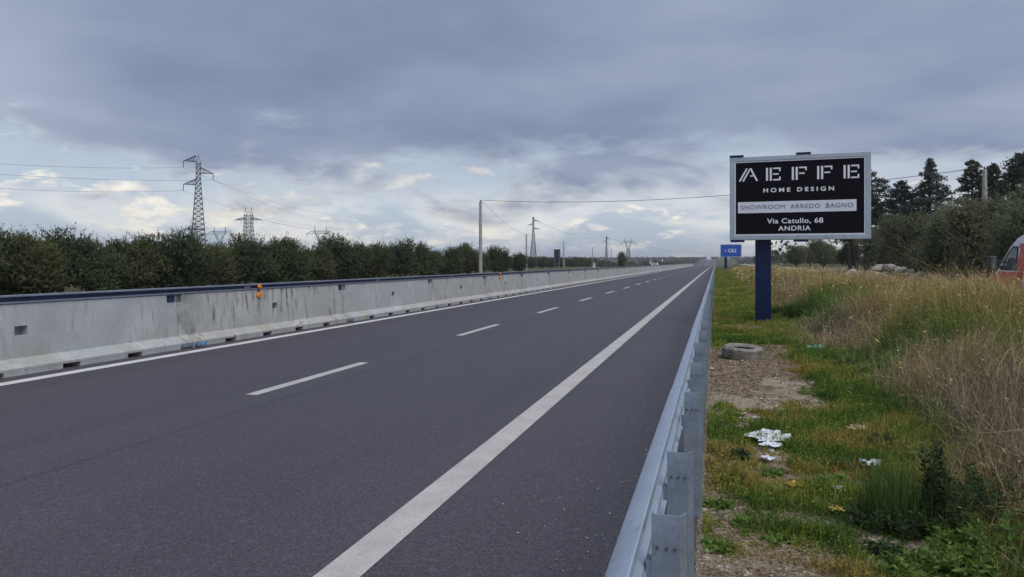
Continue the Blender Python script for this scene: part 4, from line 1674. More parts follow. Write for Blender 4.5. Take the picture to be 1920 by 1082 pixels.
for sy in (1, -1):
    van_side_panel('side_window', [(1.72, 1.36), (0.78, 1.34), (0.78, 2.06), (1.12, 2.08), (1.30, 1.93), (1.58, 1.60)], M_blackplastic, ve, sy, 0.006)
    van_side_panel('window_pane', [(1.40, 1.42), (0.84, 1.40), (0.84, 2.00), (1.10, 2.02), (1.22, 1.90), (1.38, 1.66)], M_glass, ve, sy, 0.013)
    van_side_panel('quarter_pane', [(1.67, 1.41), (1.46, 1.41), (1.45, 1.68), (1.52, 1.62)], M_glass, ve, sy, 0.013)
    van_side_panel('red_pillar_panel', [(0.76, 2.14), (0.36, 2.14), (0.40, 1.32), (0.76, 1.32)], M_vanred, ve, sy, 0.007)
    van_side_panel('red_door', [(1.80, 1.31), (0.40, 1.31), (0.46, 0.60), (1.50, 0.60), (1.86, 0.86)], M_vanred, ve, sy, 0.007)
    van_side_panel('red_wing', [(2.40, 1.10), (1.86, 1.24), (1.90, 0.98), (2.40, 0.92)], M_vanred, ve, sy, 0.03)
    van_side_panel('black_sill_trim', [(1.4, 0.55), (-1.4, 0.55), (-1.4, 0.42), (1.4, 0.42)], M_blackplastic, ve, sy, 0.02)
    h_ = MB()
    h_.box((0.52, sy * 1.04, 1.12), (0.70, sy * 1.065, 1.16))
    h_.build('door_handle', M_blackplastic, ve)
    mr = MB()
    y0, y1 = sorted((sy * 1.16, sy * 1.38))
    mr.box((1.52, y0, 1.38), (1.70, y1, 1.78))
    mo = bevel(mr.build('mirror', M_blackplastic, ve), 0.035, 3)
    ma = MB()
    ma.tube([(1.66, sy * 1.0, 1.45), (1.62, sy * 1.2, 1.45)], 0.04, 8)
    ma.tube([(1.66, sy * 1.0, 1.62), (1.62, sy * 1.2, 1.62)], 0.03, 8)
    ma.build('mirror_arm', M_blackplastic, mo)
    mg = MB()
    mg.box((1.512, sy * 1.185 if sy > 0 else sy * 1.355, 1.42), (1.519, sy * 1.355 if sy > 0 else sy * 1.185, 1.74))
    mg.build('mirror_glass', M_glass, mo)
    for x_ in (1.78, -1.62):
        wheel(ve, x_, sy * 0.90, 0.34, 0.22)
    hl = MB()
    hl.add([(2.45, sy * 0.93, 0.92), (2.71, sy * 0.70, 0.82), (2.66, sy * 0.70, 1.02), (2.36, sy * 0.95, 1.10)], [(0, 1, 2, 3)])
    hl.build('headlight', M_vanwhite, ve)
ws_ = MB()
ws_.add([(1.99, -0.86, 1.34), (1.99, 0.86, 1.34), (1.30, 0.80, 2.14), (1.30, -0.80, 2.14)], [(0, 1, 2, 3)])
ws_.v = [(x + 0.03, y_, z + 0.02) for x, y_, z in ws_.v]
ws_.build('windscreen', M_glass, ve)

# ------------------------------------------------------------------ stones, litter
def stone_mesh(seed, mat):
    rg = np.random.default_rng(seed)
    bm = bmesh.new()
    bmesh.ops.create_icosphere(bm, subdivisions=2, radius=1)
    for v_ in bm.verts:
        v_.co *= 0.82 + 0.36 * rg.random()
    me_ = bpy.data.meshes.new('stone')
    bm.to_mesh(me_)
    bm.free()
    me_.materials.append(mat)
    return me_


st_v = [stone_mesh(i, M_stone) for i in range(5)]
ph = at(1655, 0, 50)
hz = float(ground_z(ph.x, ph.y))
he = empty('stone_heap', (ph.x, ph.y, hz))
tag(he, 'long low heap of pale field stones at the foot of the olive trees', 'stones')
rg = np.random.default_rng(3)
for i in range(46):
    q = link_mesh('stone', st_v[i % 5], None, he)
    u = rg.uniform(-1, 1)
    lay = rg.random()
    q.location = (u * 2.4, rg.uniform(-0.5, 0.5), 0.15 + lay * 1.05 * (1 - abs(u) * 0.55))
    s_ = rg.uniform(0.14, 0.34)
    q.scale = (s_ * 1.4, s_, s_ * 0.7)
    q.rotation_euler = tuple(rg.uniform(-0.5, 0.5, 3))


def crumple(name, px, py_, size, mat, lab, seed, flat=0.35, cat='litter'):
    D = CH * F / (py_ - HY)
    p = at(px, py_, D)
    rg = np.random.default_rng(seed)
    n_ = 9
    mb = MB()
    v = []
    for j in range(n_):
        for i in range(n_):
            x, y_ = (i / (n_ - 1) - 0.5), (j / (n_ - 1) - 0.5)
            r_ = 1 - 0.35 * max(0, (x * x + y_ * y_) * 2 - 0.4)
            v.append((x * size * r_ + rg.normal() * size * 0.05, y_ * size * 0.8 * r_ + rg.normal() * size * 0.05, 0.012 + abs(rg.normal()) * size * flat * 0.17))
    f = [(j * n_ + i, j * n_ + i + 1, (j + 1) * n_ + i + 1, (j + 1) * n_ + i) for j in range(n_ - 1) for i in range(n_ - 1)]
    mb.add(v, f)
    o = mb.build(name, mat)
    o.location = (p.x, p.y, float(ground_z(p.x, p.y)) + 0.03)
    o.rotation_euler.z = rg.uniform(0, 6)
    return tag(o, lab, cat, 'litter on the verge')


M_teal = plain('turquoise_plastic', (0.16, 0.48, 0.42), 0.4)
M_yell = plain('yellow_scrap', (0.50, 0.36, 0.08), 0.7)
M_bluescrap = plain('blue_plastic_scrap', (0.06, 0.20, 0.42), 0.5, 0, 0.5, 30)
crumple('paper_scrap', 1440, 828, 0.42, M_paper, 'largest crumpled white paper sheet on the green verge', 1)
crumple('paper_scrap', 1446, 842, 0.20, M_paper, 'small white paper strip beside the largest crumpled sheet', 2)
crumple('paper_scrap', 1610, 814, 0.24, plain('cream_paper', (0.58, 0.53, 0.44), 0.8), 'cream torn paper at the edge of the dry brush', 3)
crumple('paper_scrap', 1632, 880, 0.15, M_paper, 'bluish white paper tuck against the rush clump', 4, 0.9)
crumple('plastic_bag', 1527, 664, 0.36, M_teal, 'turquoise plastic bag caught in the weeds past the tyre', 5, 0.7)
crumple('paper_scrap', 1440, 866, 0.12, M_paper, 'tiny white scrap below the crumpled sheet', 6)
crumple('leaf_scrap', 1490, 917, 0.13, M_yell, 'yellow dry leaf scrap among low weeds', 7)
crumple('leaf_scrap', 1570, 968, 0.11, M_yell, 'second yellow dry leaf near the rush clump', 8)
crumple('paper_scrap', 1572, 925, 0.09, M_paper, 'pale scrap on bare soil between the yellow leaves', 9)
sc_ = MB()
rg = np.random.default_rng(2)
o = crumple('plastic_scrap', 356, 648, 0.26, M_bluescrap, 'blue plastic scrap lying at the barrier joint', 12, 1.0)
o.location = (BX + 0.09, S0 + 0.28, 0.01)
o.scale.x = 0.6
#SPLIT2
# ------------------------------------------------------------------ grasses and weeds
def blades(B, h, w, az, lean, c0, c1, kink=0.3):
    n_ = len(B)
    d = np.stack([np.cos(az), np.sin(az), np.zeros(n_)], 1)
    sd = np.stack([-np.sin(az + 0.6), np.cos(az + 0.6), np.zeros(n_)], 1)
    h = h[:, None]
    w = w[:, None]
    ln = lean[:, None]
    up = np.array([[0, 0, 1.0]])
    mid = B + up * h * 0.58 + d * ln * h * kink
    tip = B + up * h * np.sqrt(np.clip(1 - ln * ln * 0.6, 0.1, 1)) + d * ln * h
    V = np.stack([B - sd * w / 2, B + sd * w / 2, mid - sd * w * 0.38, mid + sd * w * 0.38, tip], 1)
    k_ = np.arange(n_)[:, None] * 5
    T_ = np.concatenate([k_ + np.array([[0, 1, 3]]), k_ + np.array([[0, 3, 2]]), k_ + np.array([[2, 3, 4]])], 1).reshape(-1, 3)
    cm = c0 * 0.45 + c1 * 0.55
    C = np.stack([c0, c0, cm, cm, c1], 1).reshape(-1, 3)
    return V.reshape(-1, 3), T_, C


def lerp_cols(t, *cols):
    """piecewise colour ramp, t in 0..1"""
    cols = np.array(cols, float)
    x = np.clip(t, 0, 1) * (len(cols) - 1)
    i = np.minimum(x.astype(int), len(cols) - 2)
    f = (x - i)[:, None]
    return cols[i] * (1 - f) + cols[i + 1] * f


def sample_s(rg, n_, s0, s1, p=1.25, off=2.0):
    """positions along the road, thinning with distance"""
    u = rg.random(n_)
    q = 1 - p
    a_, b_2 = (s0 + off) ** q, (s1 + off) ** q
    return (a_ + (b_2 - a_) * u) ** (1 / q) - off


def depth_of(X, S):
    return S * cP - X * sP


def in_view(X, S, m=60):
    D = depth_of(X, S)
    px = 960 + F * (X * cP + S * sP) / np.maximum(D, 0.05)
    return (D > 0.6) & (px > -m) & (px < 1920 + 160)


def g2(X, S, cx, cs, rx, rs):
    return np.exp(-((X - cx) / rx) ** 2 - ((S - cs) / rs) ** 2)


DRY = np.array([0.42, 0.33, 0.20])
PINK = np.array([0.36, 0.255, 0.165])
GOLD = np.array([0.40, 0.295, 0.080])
GREY = np.array([0.31, 0.26, 0.195])
OLIVE = np.array([0.20, 0.195, 0.055])
GREEN = np.array([0.115, 0.20, 0.040])
DEEP = np.array([0.058, 0.110, 0.030])


def greenness(X, S):
    g = fbm(X, S, 2.2, 21)
    g = g + 0.5 * g2(X, S, 1.7, 11.5, 0.55, 3.2) + 0.42 * g2(X, S, 1.75, 7.8, 0.35, 1.6) + 0.5 * g2(X, S, 2.0, 19, 0.9, 2.6)
    g = g + 0.28 * g2(X, S, 3.0, 11.5, 0.9, 1.8) + 0.28 * g2(X, S, 3.2, 20, 0.8, 3) + 0.2 * g2(X, S, 1.6, 4.6, 0.5, 1.0)
    g = g - 0.30 * g2(X, S, 2.6, 7.0, 0.9, 2.4) - 0.25 * g2(X, S, 2.2, 15.5, 0.7, 2.5) - 0.2 * sstep(X, 4.0, 5.0)
    return g


def build_bank(seed, n_):
    rg = np.random.default_rng(seed)
    S = sample_s(rg, n_, 2.4, 125, 1.3)
    X = 1.25 + rg.random(n_) ** 0.9 * 7.2
    edge = 1.42 + (fbm(X * 0 + 3, S, 1.3, 31) - 0.5) * 0.9
    keep = (X > edge) & in_view(X, S) & (X < 8.5 + (rg.random(n_) - 0.5))
    keep &= ~((abs(X - pb.x) < 0.4) & (abs(S - pb.y - 0.3) < 0.5))
    X, S = X[keep], S[keep]
    edge = edge[keep]
    n_ = len(X)
    Z = ground_z(X, S)
    D = depth_of(X, S)
    g = greenness(X, S) + rg.normal(size=n_) * 0.07
    clump = vnoise(X, S, 0.42, 141) * 0.6 + vnoise(X, S, 0.17, 143) * 0.4
    tall = sstep(X - edge, 0.0, 1.7) * (0.45 + 0.95 * fbm(X, S, 1.2, 41))
    far = 1 - 0.45 * sstep(S, 30, 70)
    h = (0.14 + 0.70 * tall) * far * rg.uniform(0.4, 1.1, n_) * (0.45 + 1.1 * clump)
    bz = np.clip(g2(X, S, 2.5, 6.6, 0.9, 2.6) + 0.9 * g2(X, S, 2.3, 16.5, 0.8, 4.0), 0, 1)
    h = np.where((rg.random(n_) < bz * 0.75) & (g < 0.6), h * 0.3, h)
    h = h * np.where(g > 0.60, 0.75, 1.0) * (1 - 0.3 * sstep(X, 6.6, 8.2))
    w = (0.0042 + 0.00060 * D) * rg.uniform(0.6, 1.3, n_)
    flow = vnoise(X, S, 0.55, 147) * 12.0
    az = flow + rg.normal(size=n_) * 0.9
    lean = np.clip(rg.uniform(0.1, 0.8, n_) + 0.5 * (vnoise(X, S, 0.8, 149) - 0.4), 0.03, 1.15)
    t = fbm(X, S, 2.4, 51) + rg.normal(size=n_) * 0.12
    brush = np.clip(g2(X, S, 2.5, 6.6, 0.9, 2.6) + 0.9 * g2(X, S, 2.3, 16.5, 0.8, 4.0) + 0.5 * g2(X, S, 2.0, 11, 0.4, 1.5) + 0.5 * g2(X, S, 2.6, 30, 1.2, 10), 0, 1)
    u = rg.random(n_)
    tipc = lerp_cols(np.clip(t * 1.5 - 0.2 + (u - 0.5) * 0.5, 0, 1), OLIVE * 1.15, GOLD * 0.9, GOLD * 1.2, DRY * 1.15)
    crest = (sstep(X, 3.2, 5.0) * sstep(S, 8, 15) * rg.random(n_))[:, None]
    tipc = tipc * (1 - crest * 0.65) + PINK[None] * 1.25 * crest * 0.65
    br = (sstep(brush + rg.normal(size=n_) * 0.2, 0.3, 0.7))[:, None]
    tipc = tipc * (1 - br) + lerp_cols(rg.random(n_), GREY * 0.7, GREY * 1.3, DRY) * br
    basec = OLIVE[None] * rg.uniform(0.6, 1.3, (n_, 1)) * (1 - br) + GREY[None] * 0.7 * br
    straw = (rg.random(n_) < 0.10)
    tipc = np.where(straw[:, None], DRY[None] * 1.35, tipc)
    basec = np.where(straw[:, None], DRY[None] * 1.0, basec)
    h = np.where(straw, h * 1.25, h)
    w = np.where(straw, w * 0.75, w)
    gm = sstep(g, 0.54, 0.66)[:, None]
    gt = lerp_cols(rg.random(n_), DEEP * 1.2, GREEN * 1.1, GREEN * 1.5, OLIVE * 1.2)
    tipc = tipc * (1 - gm) + gt * gm
    basec = basec * (1 - gm) + gt * 0.75 * gm
    j = rg.uniform(0.55, 1.35, (n_, 1)) * (0.75 + 0.5 * clump[:, None])
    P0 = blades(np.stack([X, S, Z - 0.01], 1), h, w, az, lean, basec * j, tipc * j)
    # seed heads and broken leaf bits hanging in the upper grass
    q = np.where((rg.random(n_) < 0.42) & (h > 0.22))[0]
    fr = rg.uniform(0.45, 1.0, (len(q), 1))
    tip = np.stack([X[q] + np.cos(az[q]) * lean[q] * h[q] * fr[:, 0] ** 2, S[q] + np.sin(az[q]) * lean[q] * h[q] * fr[:, 0] ** 2, Z[q] + h[q] * fr[:, 0] * np.sqrt(np.clip(1 - lean[q] ** 2 * 0.6, 0.1, 1))], 1)
    P9 = leaves(tip, rg.normal(size=(len(q), 3)), (0.030 + 0.0042 * D[q]) * rg.uniform(0.5, 1.4, len(q)), (0.006 + 0.0011 * D[q]) * rg.uniform(0.6, 1.3, len(q)), (tipc * j)[q] * rg.uniform(0.7, 1.4, (len(q), 1)), rg)
    return merge([P0, P9])


V, T_, C = build_bank(61, 330000)
tag(link_mesh('dry_grass', tri_mesh('dry_grass', V, T_, C, M_grass), None), 'tall mixed dry and green grass covering the bank', 'grass', None, 'stuff')

# dead brush: kinked grey brown stems tangled over the bank
rg = np.random.default_rng(71)
n_ = 34000
S = sample_s(rg, n_, 3.0, 40, 1.35)
X = 1.5 + rg.random(n_) * 5.5
wgt = g2(X, S, 2.7, 6.8, 1.1, 3.0) + 0.8 * g2(X, S, 2.2, 16.5, 0.9, 4.5) + 0.7 * g2(X, S, 2.1, 11, 0.5, 1.8) + 0.12
keep = in_view(X, S) & (rg.random(n_) < wgt) & (greenness(X, S) < 0.72)
X, S = X[keep], S[keep]
n_ = len(X)
Z = ground_z(X, S)
D = depth_of(X, S)
K = 6
pos = np.stack([X, S, Z], 1)
dirs = rg.normal(size=(n_, 3)) * np.array([0.55, 0.55, 0.2]) + np.array([0, 0, 0.9])
hh = rg.uniform(0.06, 0.13, n_) * (0.55 + 0.8 * sstep(X, 1.5, 3.0))
wd = (0.0036 + 0.0006 * D) * rg.uniform(0.6, 1.2, n_)
side = rg.normal(size=(n_, 3))
side[:, 2] *= 0.3
side /= np.linalg.norm(side, axis=1, keepdims=True)
vl = []
for k in range(K + 1):
    tp_ = (1 - 0.75 * k / K)
    vl += [pos - side * (wd * tp_ / 2)[:, None], pos + side * (wd * tp_ / 2)[:, None]]
    dirs = dirs + rg.normal(size=(n_, 3)) * 0.42 - np.array([0, 0, 0.13])
    dn = dirs / np.linalg.norm(dirs, axis=1, keepdims=True)
    pos = pos + dn * hh[:, None]
    pos[:, 2] = np.maximum(pos[:, 2], Z + 0.02)
V = np.stack(vl, 1)
m_ = 2 * (K + 1)
kb = np.arange(n_)[:, None] * m_
tr_ = []
for k in range(K):
    tr_ += [[2 * k, 2 * k + 1, 2 * k + 3], [2 * k, 2 * k + 3, 2 * k + 2]]
T_ = np.concatenate([kb + np.array([q]) for q in tr_], 1).reshape(-1, 3)
cb_ = lerp_cols(rg.random(n_), GREY * 0.5, GREY * 1.2, DRY * 1.3, PINK * 1.1)
C = np.repeat(cb_[:, None, :], m_, 1).reshape(-1, 3)
tag(link_mesh('dead_brush', tri_mesh('dead_brush', V.reshape(-1, 3), T_, C, M_grass), None), 'tangled grey brown dead stems over the lower bank', 'brush', None, 'stuff')


# low green cover of the verge
def verge_cover(X, S):
    g = 0.46 * fbm(X, S, 0.8, 81) + 0.54 * fbm(X, S, 0.20, 85)
    g = g - 0.34 * np.exp(-((S - 11.0) / 2.6) ** 4 - ((X - 0.45) / 0.80) ** 4)
    g = g - 0.10 * sstep(S, 5.6, 3.6) + 0.03 * sstep(S, 6.0, 4.0)
    g = g + 0.14 * sstep(S, 14.2, 16.5) + 0.10 * g2(X, S, 0.95, 6.8, 0.45, 2.0) + 0.22 * g2(X, S, 1.25, 8.6, 0.45, 2.5) + 0.25 * sstep(X, 1.15, 1.5)
    g = g + 0.10 * g2(X, S, 0.6, 5.4, 0.5, 0.7)
    g = g - 0.30 * g2(X, S, 0.55, 19.3, 0.35, 0.7)
    return g


rg = np.random.default_rng(91)
n_ = 330000
S = sample_s(rg, n_, 2.2, 140, 1.45)
X = -0.08 + rg.random(n_) * 2.0
g = verge_cover(X, S) + rg.normal(size=n_) * 0.045
keep = in_view(X, S) & (g > 0.485)
X, S, g = X[keep], S[keep], g[keep]
n_ = len(X)
D = depth_of(X, S)
Z = ground_z(X, S)
lush = sstep(g, 0.50, 0.68)
hh = (0.012 + 0.055 * lush) * rg.uniform(0.3, 1.6, n_) * (1 + 0.02 * D)
kind = fbm(X, S, 0.75, 95) + rg.normal(size=n_) * 0.10
gc = lerp_cols(sstep(kind, 0.25, 0.75), np.array([0.040, 0.085, 0.018]), np.array([0.080, 0.140, 0.028]), np.array([0.140, 0.170, 0.038]), np.array([0.165, 0.140, 0.050]))
red = (fbm(X, S, 0.55, 99) > 0.70) & (rg.random(n_) < 0.35)
gc = np.where(red[:, None], np.array([[0.20, 0.105, 0.045]]), gc)
gc = gc * np.array([[2.0, 1.85, 1.45]]) * rg.uniform(0.6, 1.35, (n_, 1))
half = rg.random(n_) < 0.5
Bq = np.stack([X, S, Z], 1)
i1 = np.where(half)[0]
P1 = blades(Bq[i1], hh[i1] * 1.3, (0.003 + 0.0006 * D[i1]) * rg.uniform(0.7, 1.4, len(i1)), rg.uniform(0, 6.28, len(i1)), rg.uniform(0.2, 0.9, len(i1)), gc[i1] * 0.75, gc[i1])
i2 = np.where(~half)[0]
cen = Bq[i2] + np.stack([np.zeros(len(i2)), np.zeros(len(i2)), hh[i2] * rg.random(len(i2)) + 0.006], 1)
ld = rg.normal(size=(len(i2), 3)) * np.array([1, 1, 0.35])
P2 = leaves(cen, ld, (0.010 + 0.0016 * D[i2]) * rg.uniform(0.6, 1.7, len(i2)), (0.006 + 0.0011 * D[i2]) * rg.uniform(0.6, 1.4, len(i2)), gc[i2], rg)
V, T_, C = merge([P1, P2])
tag(link_mesh('ground_cover', tri_mesh('ground_cover', V, T_, C, M_grass), None), 'low green and reddish weeds covering the stony verge', 'weeds', None, 'stuff')

# straw and dead leaf litter on the bare soil
rg = np.random.default_rng(93)
n_ = 60000
S = sample_s(rg, n_, 2.2, 30, 1.45)
X = -0.08 + rg.random(n_) * 1.7
keep = in_view(X, S) & (fbm(X, S, 0.5, 97) > 0.36)
X, S = X[keep], S[keep]
n_ = len(X)
D = depth_of(X, S)
cen = np.stack([X, S, ground_z(X, S) + 0.006 + rg.random(n_) * 0.008], 1)
V, T_, C = leaves(cen, rg.normal(size=(n_, 3)) * np.array([1, 1, 0.06]), (0.012 + 0.003 * D) * rg.uniform(0.5, 2.2, n_), (0.003 + 0.0006 * D) * rg.uniform(0.6, 1.6, n_),
                  lerp_cols(rg.random(n_), np.array([0.11, 0.075, 0.045]), np.array([0.22, 0.155, 0.09]), np.array([0.37, 0.29, 0.18]), np.array([0.42, 0.38, 0.30])), rg)
tag(link_mesh('straw_litter', tri_mesh('straw_litter', V, T_, C, M_grass), None), 'scattered dry straw and leaf bits on the bare verge soil', 'straw', None, 'stuff')


# gravel
def stones_mass(name, X, S, size, colr, mat, rg, zoff=0.0, on_road=False):
    bm = bmesh.new()
    bmesh.ops.create_icosphere(bm, subdivisions=1, radius=1)
    bv = np.array([v_.co[:] for v_ in bm.verts])
    bf = np.array([[q.index for q in f_.verts] for f_ in bm.faces])
    bm.free()
    n_ = len(X)
    Z = (road_z(S) + 0.002) if on_road else ground_z(X, S)
    jit = 1 + rg.normal(size=(n_, len(bv), 1)) * 0.2
    scl = np.stack([size * rg.uniform(0.8, 1.5, n_), size * rg.uniform(0.7, 1.2, n_), size * rg.uniform(0.4, 0.8, n_)], 1)
    P = bv[None] * jit * scl[:, None, :]
    a_ = rg.uniform(0, 6.28, n_)
    ca, sa = np.cos(a_)[:, None], np.sin(a_)[:, None]
    P = np.stack([P[..., 0] * ca - P[..., 1] * sa, P[..., 0] * sa + P[..., 1] * ca, P[..., 2]], -1)
    P = P + np.stack([X, S, Z + size * 0.25], 1)[:, None, :]
    T2 = (np.arange(n_)[:, None, None] * len(bv) + bf[None]).reshape(-1, 3)
    C2 = np.repeat(colr[:, None, :], len(bv), 1).reshape(-1, 3)
    return tri_mesh(name, P.reshape(-1, 3), T2, C2, mat)


M_gravel = mat_veg('gravel_stones', 0.92, 0.0)
rg = np.random.default_rng(101)
n_ = 12000
S = sample_s(rg, n_, 2.3, 22, 1.4)
X = -0.09 + rg.random(n_) * 1.65
cov = verge_cover(X, S)
keep = in_view(X, S) & (rg.random(n_) < 0.25 + 0.75 * sstep(cov, 0.52, 0.40))
X, S = X[keep], S[keep]
n_ = len(X)
size = (0.0032 + 0.008 * rg.random(n_) ** 4) * (1 + 0.05 * depth_of(X, S))
big = rg.random(n_) < 0.012
size = np.where(big, size * 2.6 + 0.004, size)
colr = lerp_cols(rg.random(n_), np.array([0.15, 0.12, 0.09]), np.array([0.24, 0.195, 0.15]), np.array([0.36, 0.31, 0.25]), np.array([0.62, 0.58, 0.50]))
tag(link_mesh('gravel', stones_mass('gravel', X, S, size, colr, M_gravel, rg), None), 'pale gravel stones scattered over the verge', 'gravel', None, 'stuff')
n_ = 900
S = sample_s(rg, n_, 2.0, 20, 1.6)
X = -0.36 - np.abs(rg.normal(size=n_)) * 0.38
keep = X > -1.6
X, S = X[keep], S[keep]
n_ = len(X)
size = 0.0032 + 0.005 * rg.random(n_) ** 3
colr = lerp_cols(rg.random(n_), np.array([0.16, 0.11, 0.08]), np.array([0.38, 0.32, 0.27]), np.array([0.55, 0.52, 0.48]))
tag(link_mesh('road_grit', stones_mass('road_grit', X, S, size, colr, M_gravel, rg, on_road=True), None), 'small pale grit along the asphalt edge by the guardrail', 'grit', None, 'stuff')


# ------------------------------------------------------------------ single plants on the verge
def plant(name, mesh_parts, X, S, lab, group=None, cat='plant'):
    e = empty(name, (X, S, float(ground_z(X, S))))
    tag(e, lab, cat, group)
    for nm, me_ in mesh_parts:
        link_mesh(nm, me_, None, e)
    return e


def tuft(seed, n_, h, rad, c0, c1, lean=0.3, w=0.006):
    rg = np.random.default_rng(seed)
    a_ = rg.uniform(0, 6.28, n_)
    r_ = rad * np.sqrt(rg.random(n_))
    B = np.stack([np.cos(a_) * r_, np.sin(a_) * r_, np.full(n_, -0.01)], 1)
    hh = h * rg.uniform(0.45, 1.05, n_) * (1 - 0.35 * (r_ / rad) ** 2)
    cc = lerp_cols(rg.random(n_), np.array(c0), np.array(c1)) * rg.uniform(0.75, 1.2, (n_, 1))
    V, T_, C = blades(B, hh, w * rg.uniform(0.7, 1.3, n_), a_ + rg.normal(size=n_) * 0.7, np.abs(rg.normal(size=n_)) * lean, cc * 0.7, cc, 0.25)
    return tri_mesh('blades', V, T_, C, M_grass)


def leafy(seed, n_stem, h, rad, c0, c1, leaf=0.05, per=14, up=0.8):
    rg = np.random.default_rng(seed)
    st = MB()
    cs, ds, ls = [], [], []
    for i in range(n_stem):
        a_ = rg.uniform(0, 6.28)
        r_ = rad * np.sqrt(rg.random())
        b0 = np.array([np.cos(a_) * r_ * 0.5, np.sin(a_) * r_ * 0.5, -0.01])
        hh = h * rg.uniform(0.5, 1.05) * (1 - 0.4 * (r_ / rad) ** 2)
        tip = b0 + np.array([np.cos(a_) * r_ * 0.6, np.sin(a_) * r_ * 0.6, hh])
        st.tube([tuple(b0), tuple((b0 + tip) / 2 + rg.normal(size=3) * 0.008), tuple(tip)], [0.0035, 0.0028, 0.0012], 4)
        t_ = rg.uniform(0.15, 1.0, (per, 1))
        aa = rg.uniform(0, 6.28, per)
        d = np.stack([np.cos(aa), np.sin(aa), rg.uniform(-0.1, up, per)], 1)
        L = leaf * rg.uniform(0.5, 1.15, per) * (1.1 - 0.5 * t_[:, 0])
        cs.append(b0 + (tip - b0) * t_ + d * L[:, None] * 0.55)
        ds.append(d)
        ls.append(L)
    cs, ds, ls = np.concatenate(cs), np.concatenate(ds), np.concatenate(ls)
    n_ = len(cs)
    cc = lerp_cols(rg.random(n_), np.array(c0), np.array(c1)) * rg.uniform(0.75, 1.2, (n_, 1))
    V, T_, C = leaves(cs, ds, ls, ls * rg.uniform(0.32, 0.5, n_), cc, rg)
    return tri_mesh('foliage', V, T_, C, M_grass), st.mesh('stems', M_stem)


M_stem = plain('green_stem', (0.07, 0.09, 0.035), 0.8)


def on_ground(px, py_):
    D = CH * F / (py_ - HY)
    p = at(px, py_, D)
    return p.x, p.y


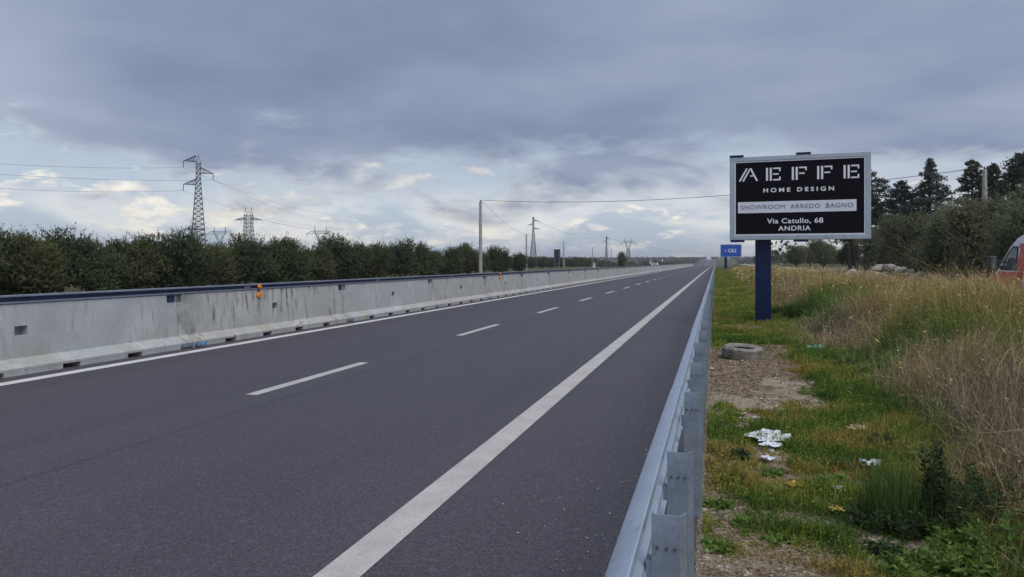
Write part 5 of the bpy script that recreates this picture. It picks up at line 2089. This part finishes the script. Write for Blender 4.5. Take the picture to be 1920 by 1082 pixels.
x, y = on_ground(1690, 985)
plant('rush_clump', [('blades', tuft(501, 900, 0.56, 0.24, (0.065, 0.145, 0.032), (0.15, 0.24, 0.065), 0.26, 0.0045))], x, y, 'upright clump of thin green rush stems beside the dark spire weed', None)
x, y = on_ground(1752, 1005)
f_, s_ = leafy(502, 7, 0.72, 0.07, (0.022, 0.042, 0.018), (0.060, 0.085, 0.040), 0.05, 170, 1.4)
plant('spire_weed', [('foliage', f_), ('stems', s_)], x, y, 'dark narrow spire shaped weed standing beside the rush clump')
wl = [(1650, 995, 0.24, 'dark'), (1705, 1003, 0.32, 'dark'), (1770, 1006, 0.38, 'dark'), (1818, 990, 0.40, 'dark'), (1856, 972, 0.34, 'dark'), (1885, 1005, 0.28, 'dark'),
      (1715, 1058, 0.15, 'bright'), (1762, 1066, 0.16, 'bright'), (1812, 1060, 0.17, 'bright'), (1858, 1050, 0.18, 'bright'), (1905, 1045, 0.18, 'bright'), (1890, 1080, 0.15, 'bright'), (1840, 1085, 0.14, 'bright'), (1940, 1060, 0.2, 'bright'), (1735, 1085, 0.14, 'bright'), (1785, 1040, 0.17, 'bright'), (1880, 1030, 0.2, 'bright'), (1835, 1035, 0.18, 'bright'), (1690, 1078, 0.12, 'bright'), (1790, 1092, 0.14, 'bright'),
      (1655, 1040, 0.10, 'dark'), (1560, 905, 0.10, 'bright'), (1470, 930, 0.07, 'bright'), (1510, 950, 0.08, 'bright'), (1385, 860, 0.10, 'dark'), (1450, 890, 0.07, 'bright'), (1600, 760, 0.18, 'bright'), (1640, 790, 0.18, 'bright'), (1560, 745, 0.14, 'bright'), (1585, 700, 0.2, 'dark'), (1668, 850, 0.16, 'dark'),
      (1350, 950, 0.05, 'bright'), (1400, 985, 0.05, 'bright'), (1372, 905, 0.06, 'dark'), (1460, 1010, 0.05, 'bright'), (1540, 1000, 0.06, 'bright'), (1420, 940, 0.05, 'bright'), (1345, 1030, 0.05, 'bright'), (1500, 870, 0.07, 'bright'), (1590, 930, 0.08, 'bright'), (1440, 795, 0.08, 'dark'), (1375, 780, 0.08, 'bright')]
for i, (px, py_, h, k_) in enumerate(wl):
    x, y = on_ground(px, py_)
    cc = ((0.030, 0.062, 0.024), (0.080, 0.120, 0.048)) if k_ == 'dark' else ((0.085, 0.165, 0.028), (0.190, 0.290, 0.065))
    f_, s_ = leafy(520 + i, 26 if k_ == 'dark' else 14, h, 0.20 if h > 0.12 else 0.10, cc[0], cc[1], 0.05 if k_ == 'dark' else 0.07, 30 if k_ == 'dark' else 13)
    lab = {'dark': 'dark green bushy weed low on the verge beside the rush clump' if i < 6 else 'dark green weed clump standing alone on the verge',
           'bright': 'bright green broad leaved weed in front of the rush clump' if i < 20 else 'small bright green leafy weed on the verge'}[k_]
    plant('leafy_weed', [('foliage', f_), ('stems', s_)], x, y, lab, 'leafy weeds on the verge')
for i, (px, py_, h, lab) in enumerate([(1492, 606, 0.62, 'tall green grass tuft right of the navy billboard post'), (1462, 600, 0.45, 'green grass tuft at the foot of the billboard post'), (1545, 640, 0.40, 'green grass tuft behind the turquoise bag'),
                                       (1380, 672, 0.06, 'small dry tuft in front of the tyre')]):
    x, y = on_ground(px, py_)
    plant('grass_tuft', [('blades', tuft(560 + i, 420, h, 0.30, (0.05, 0.12, 0.025), (0.12, 0.20, 0.06), 0.4, 0.016))], x, y, lab)
#SPLIT3
# ------------------------------------------------------------------ haze
hm = bpy.data.materials.new('thin_haze')
hm.use_nodes = True
ht = hm.node_tree
ht.nodes.clear()
pvn = N(ht, 'ShaderNodeVolumePrincipled')
pvn.inputs['Color'].default_value = (0.86, 0.90, 1.0, 1)
pvn.inputs['Density'].default_value = 0.00026
pvn.inputs['Anisotropy'].default_value = 0.2
ho = N(ht, 'ShaderNodeOutputMaterial')
ht.links.new(pvn.outputs[0], ho.inputs['Volume'])
hb = MB()
hb.box((-5200, -200, -6.5), (5200, 5200, 60))
tag(hb.build('haze', hm), 'thin pale haze in the air over the fields', 'haze', None, 'stuff')
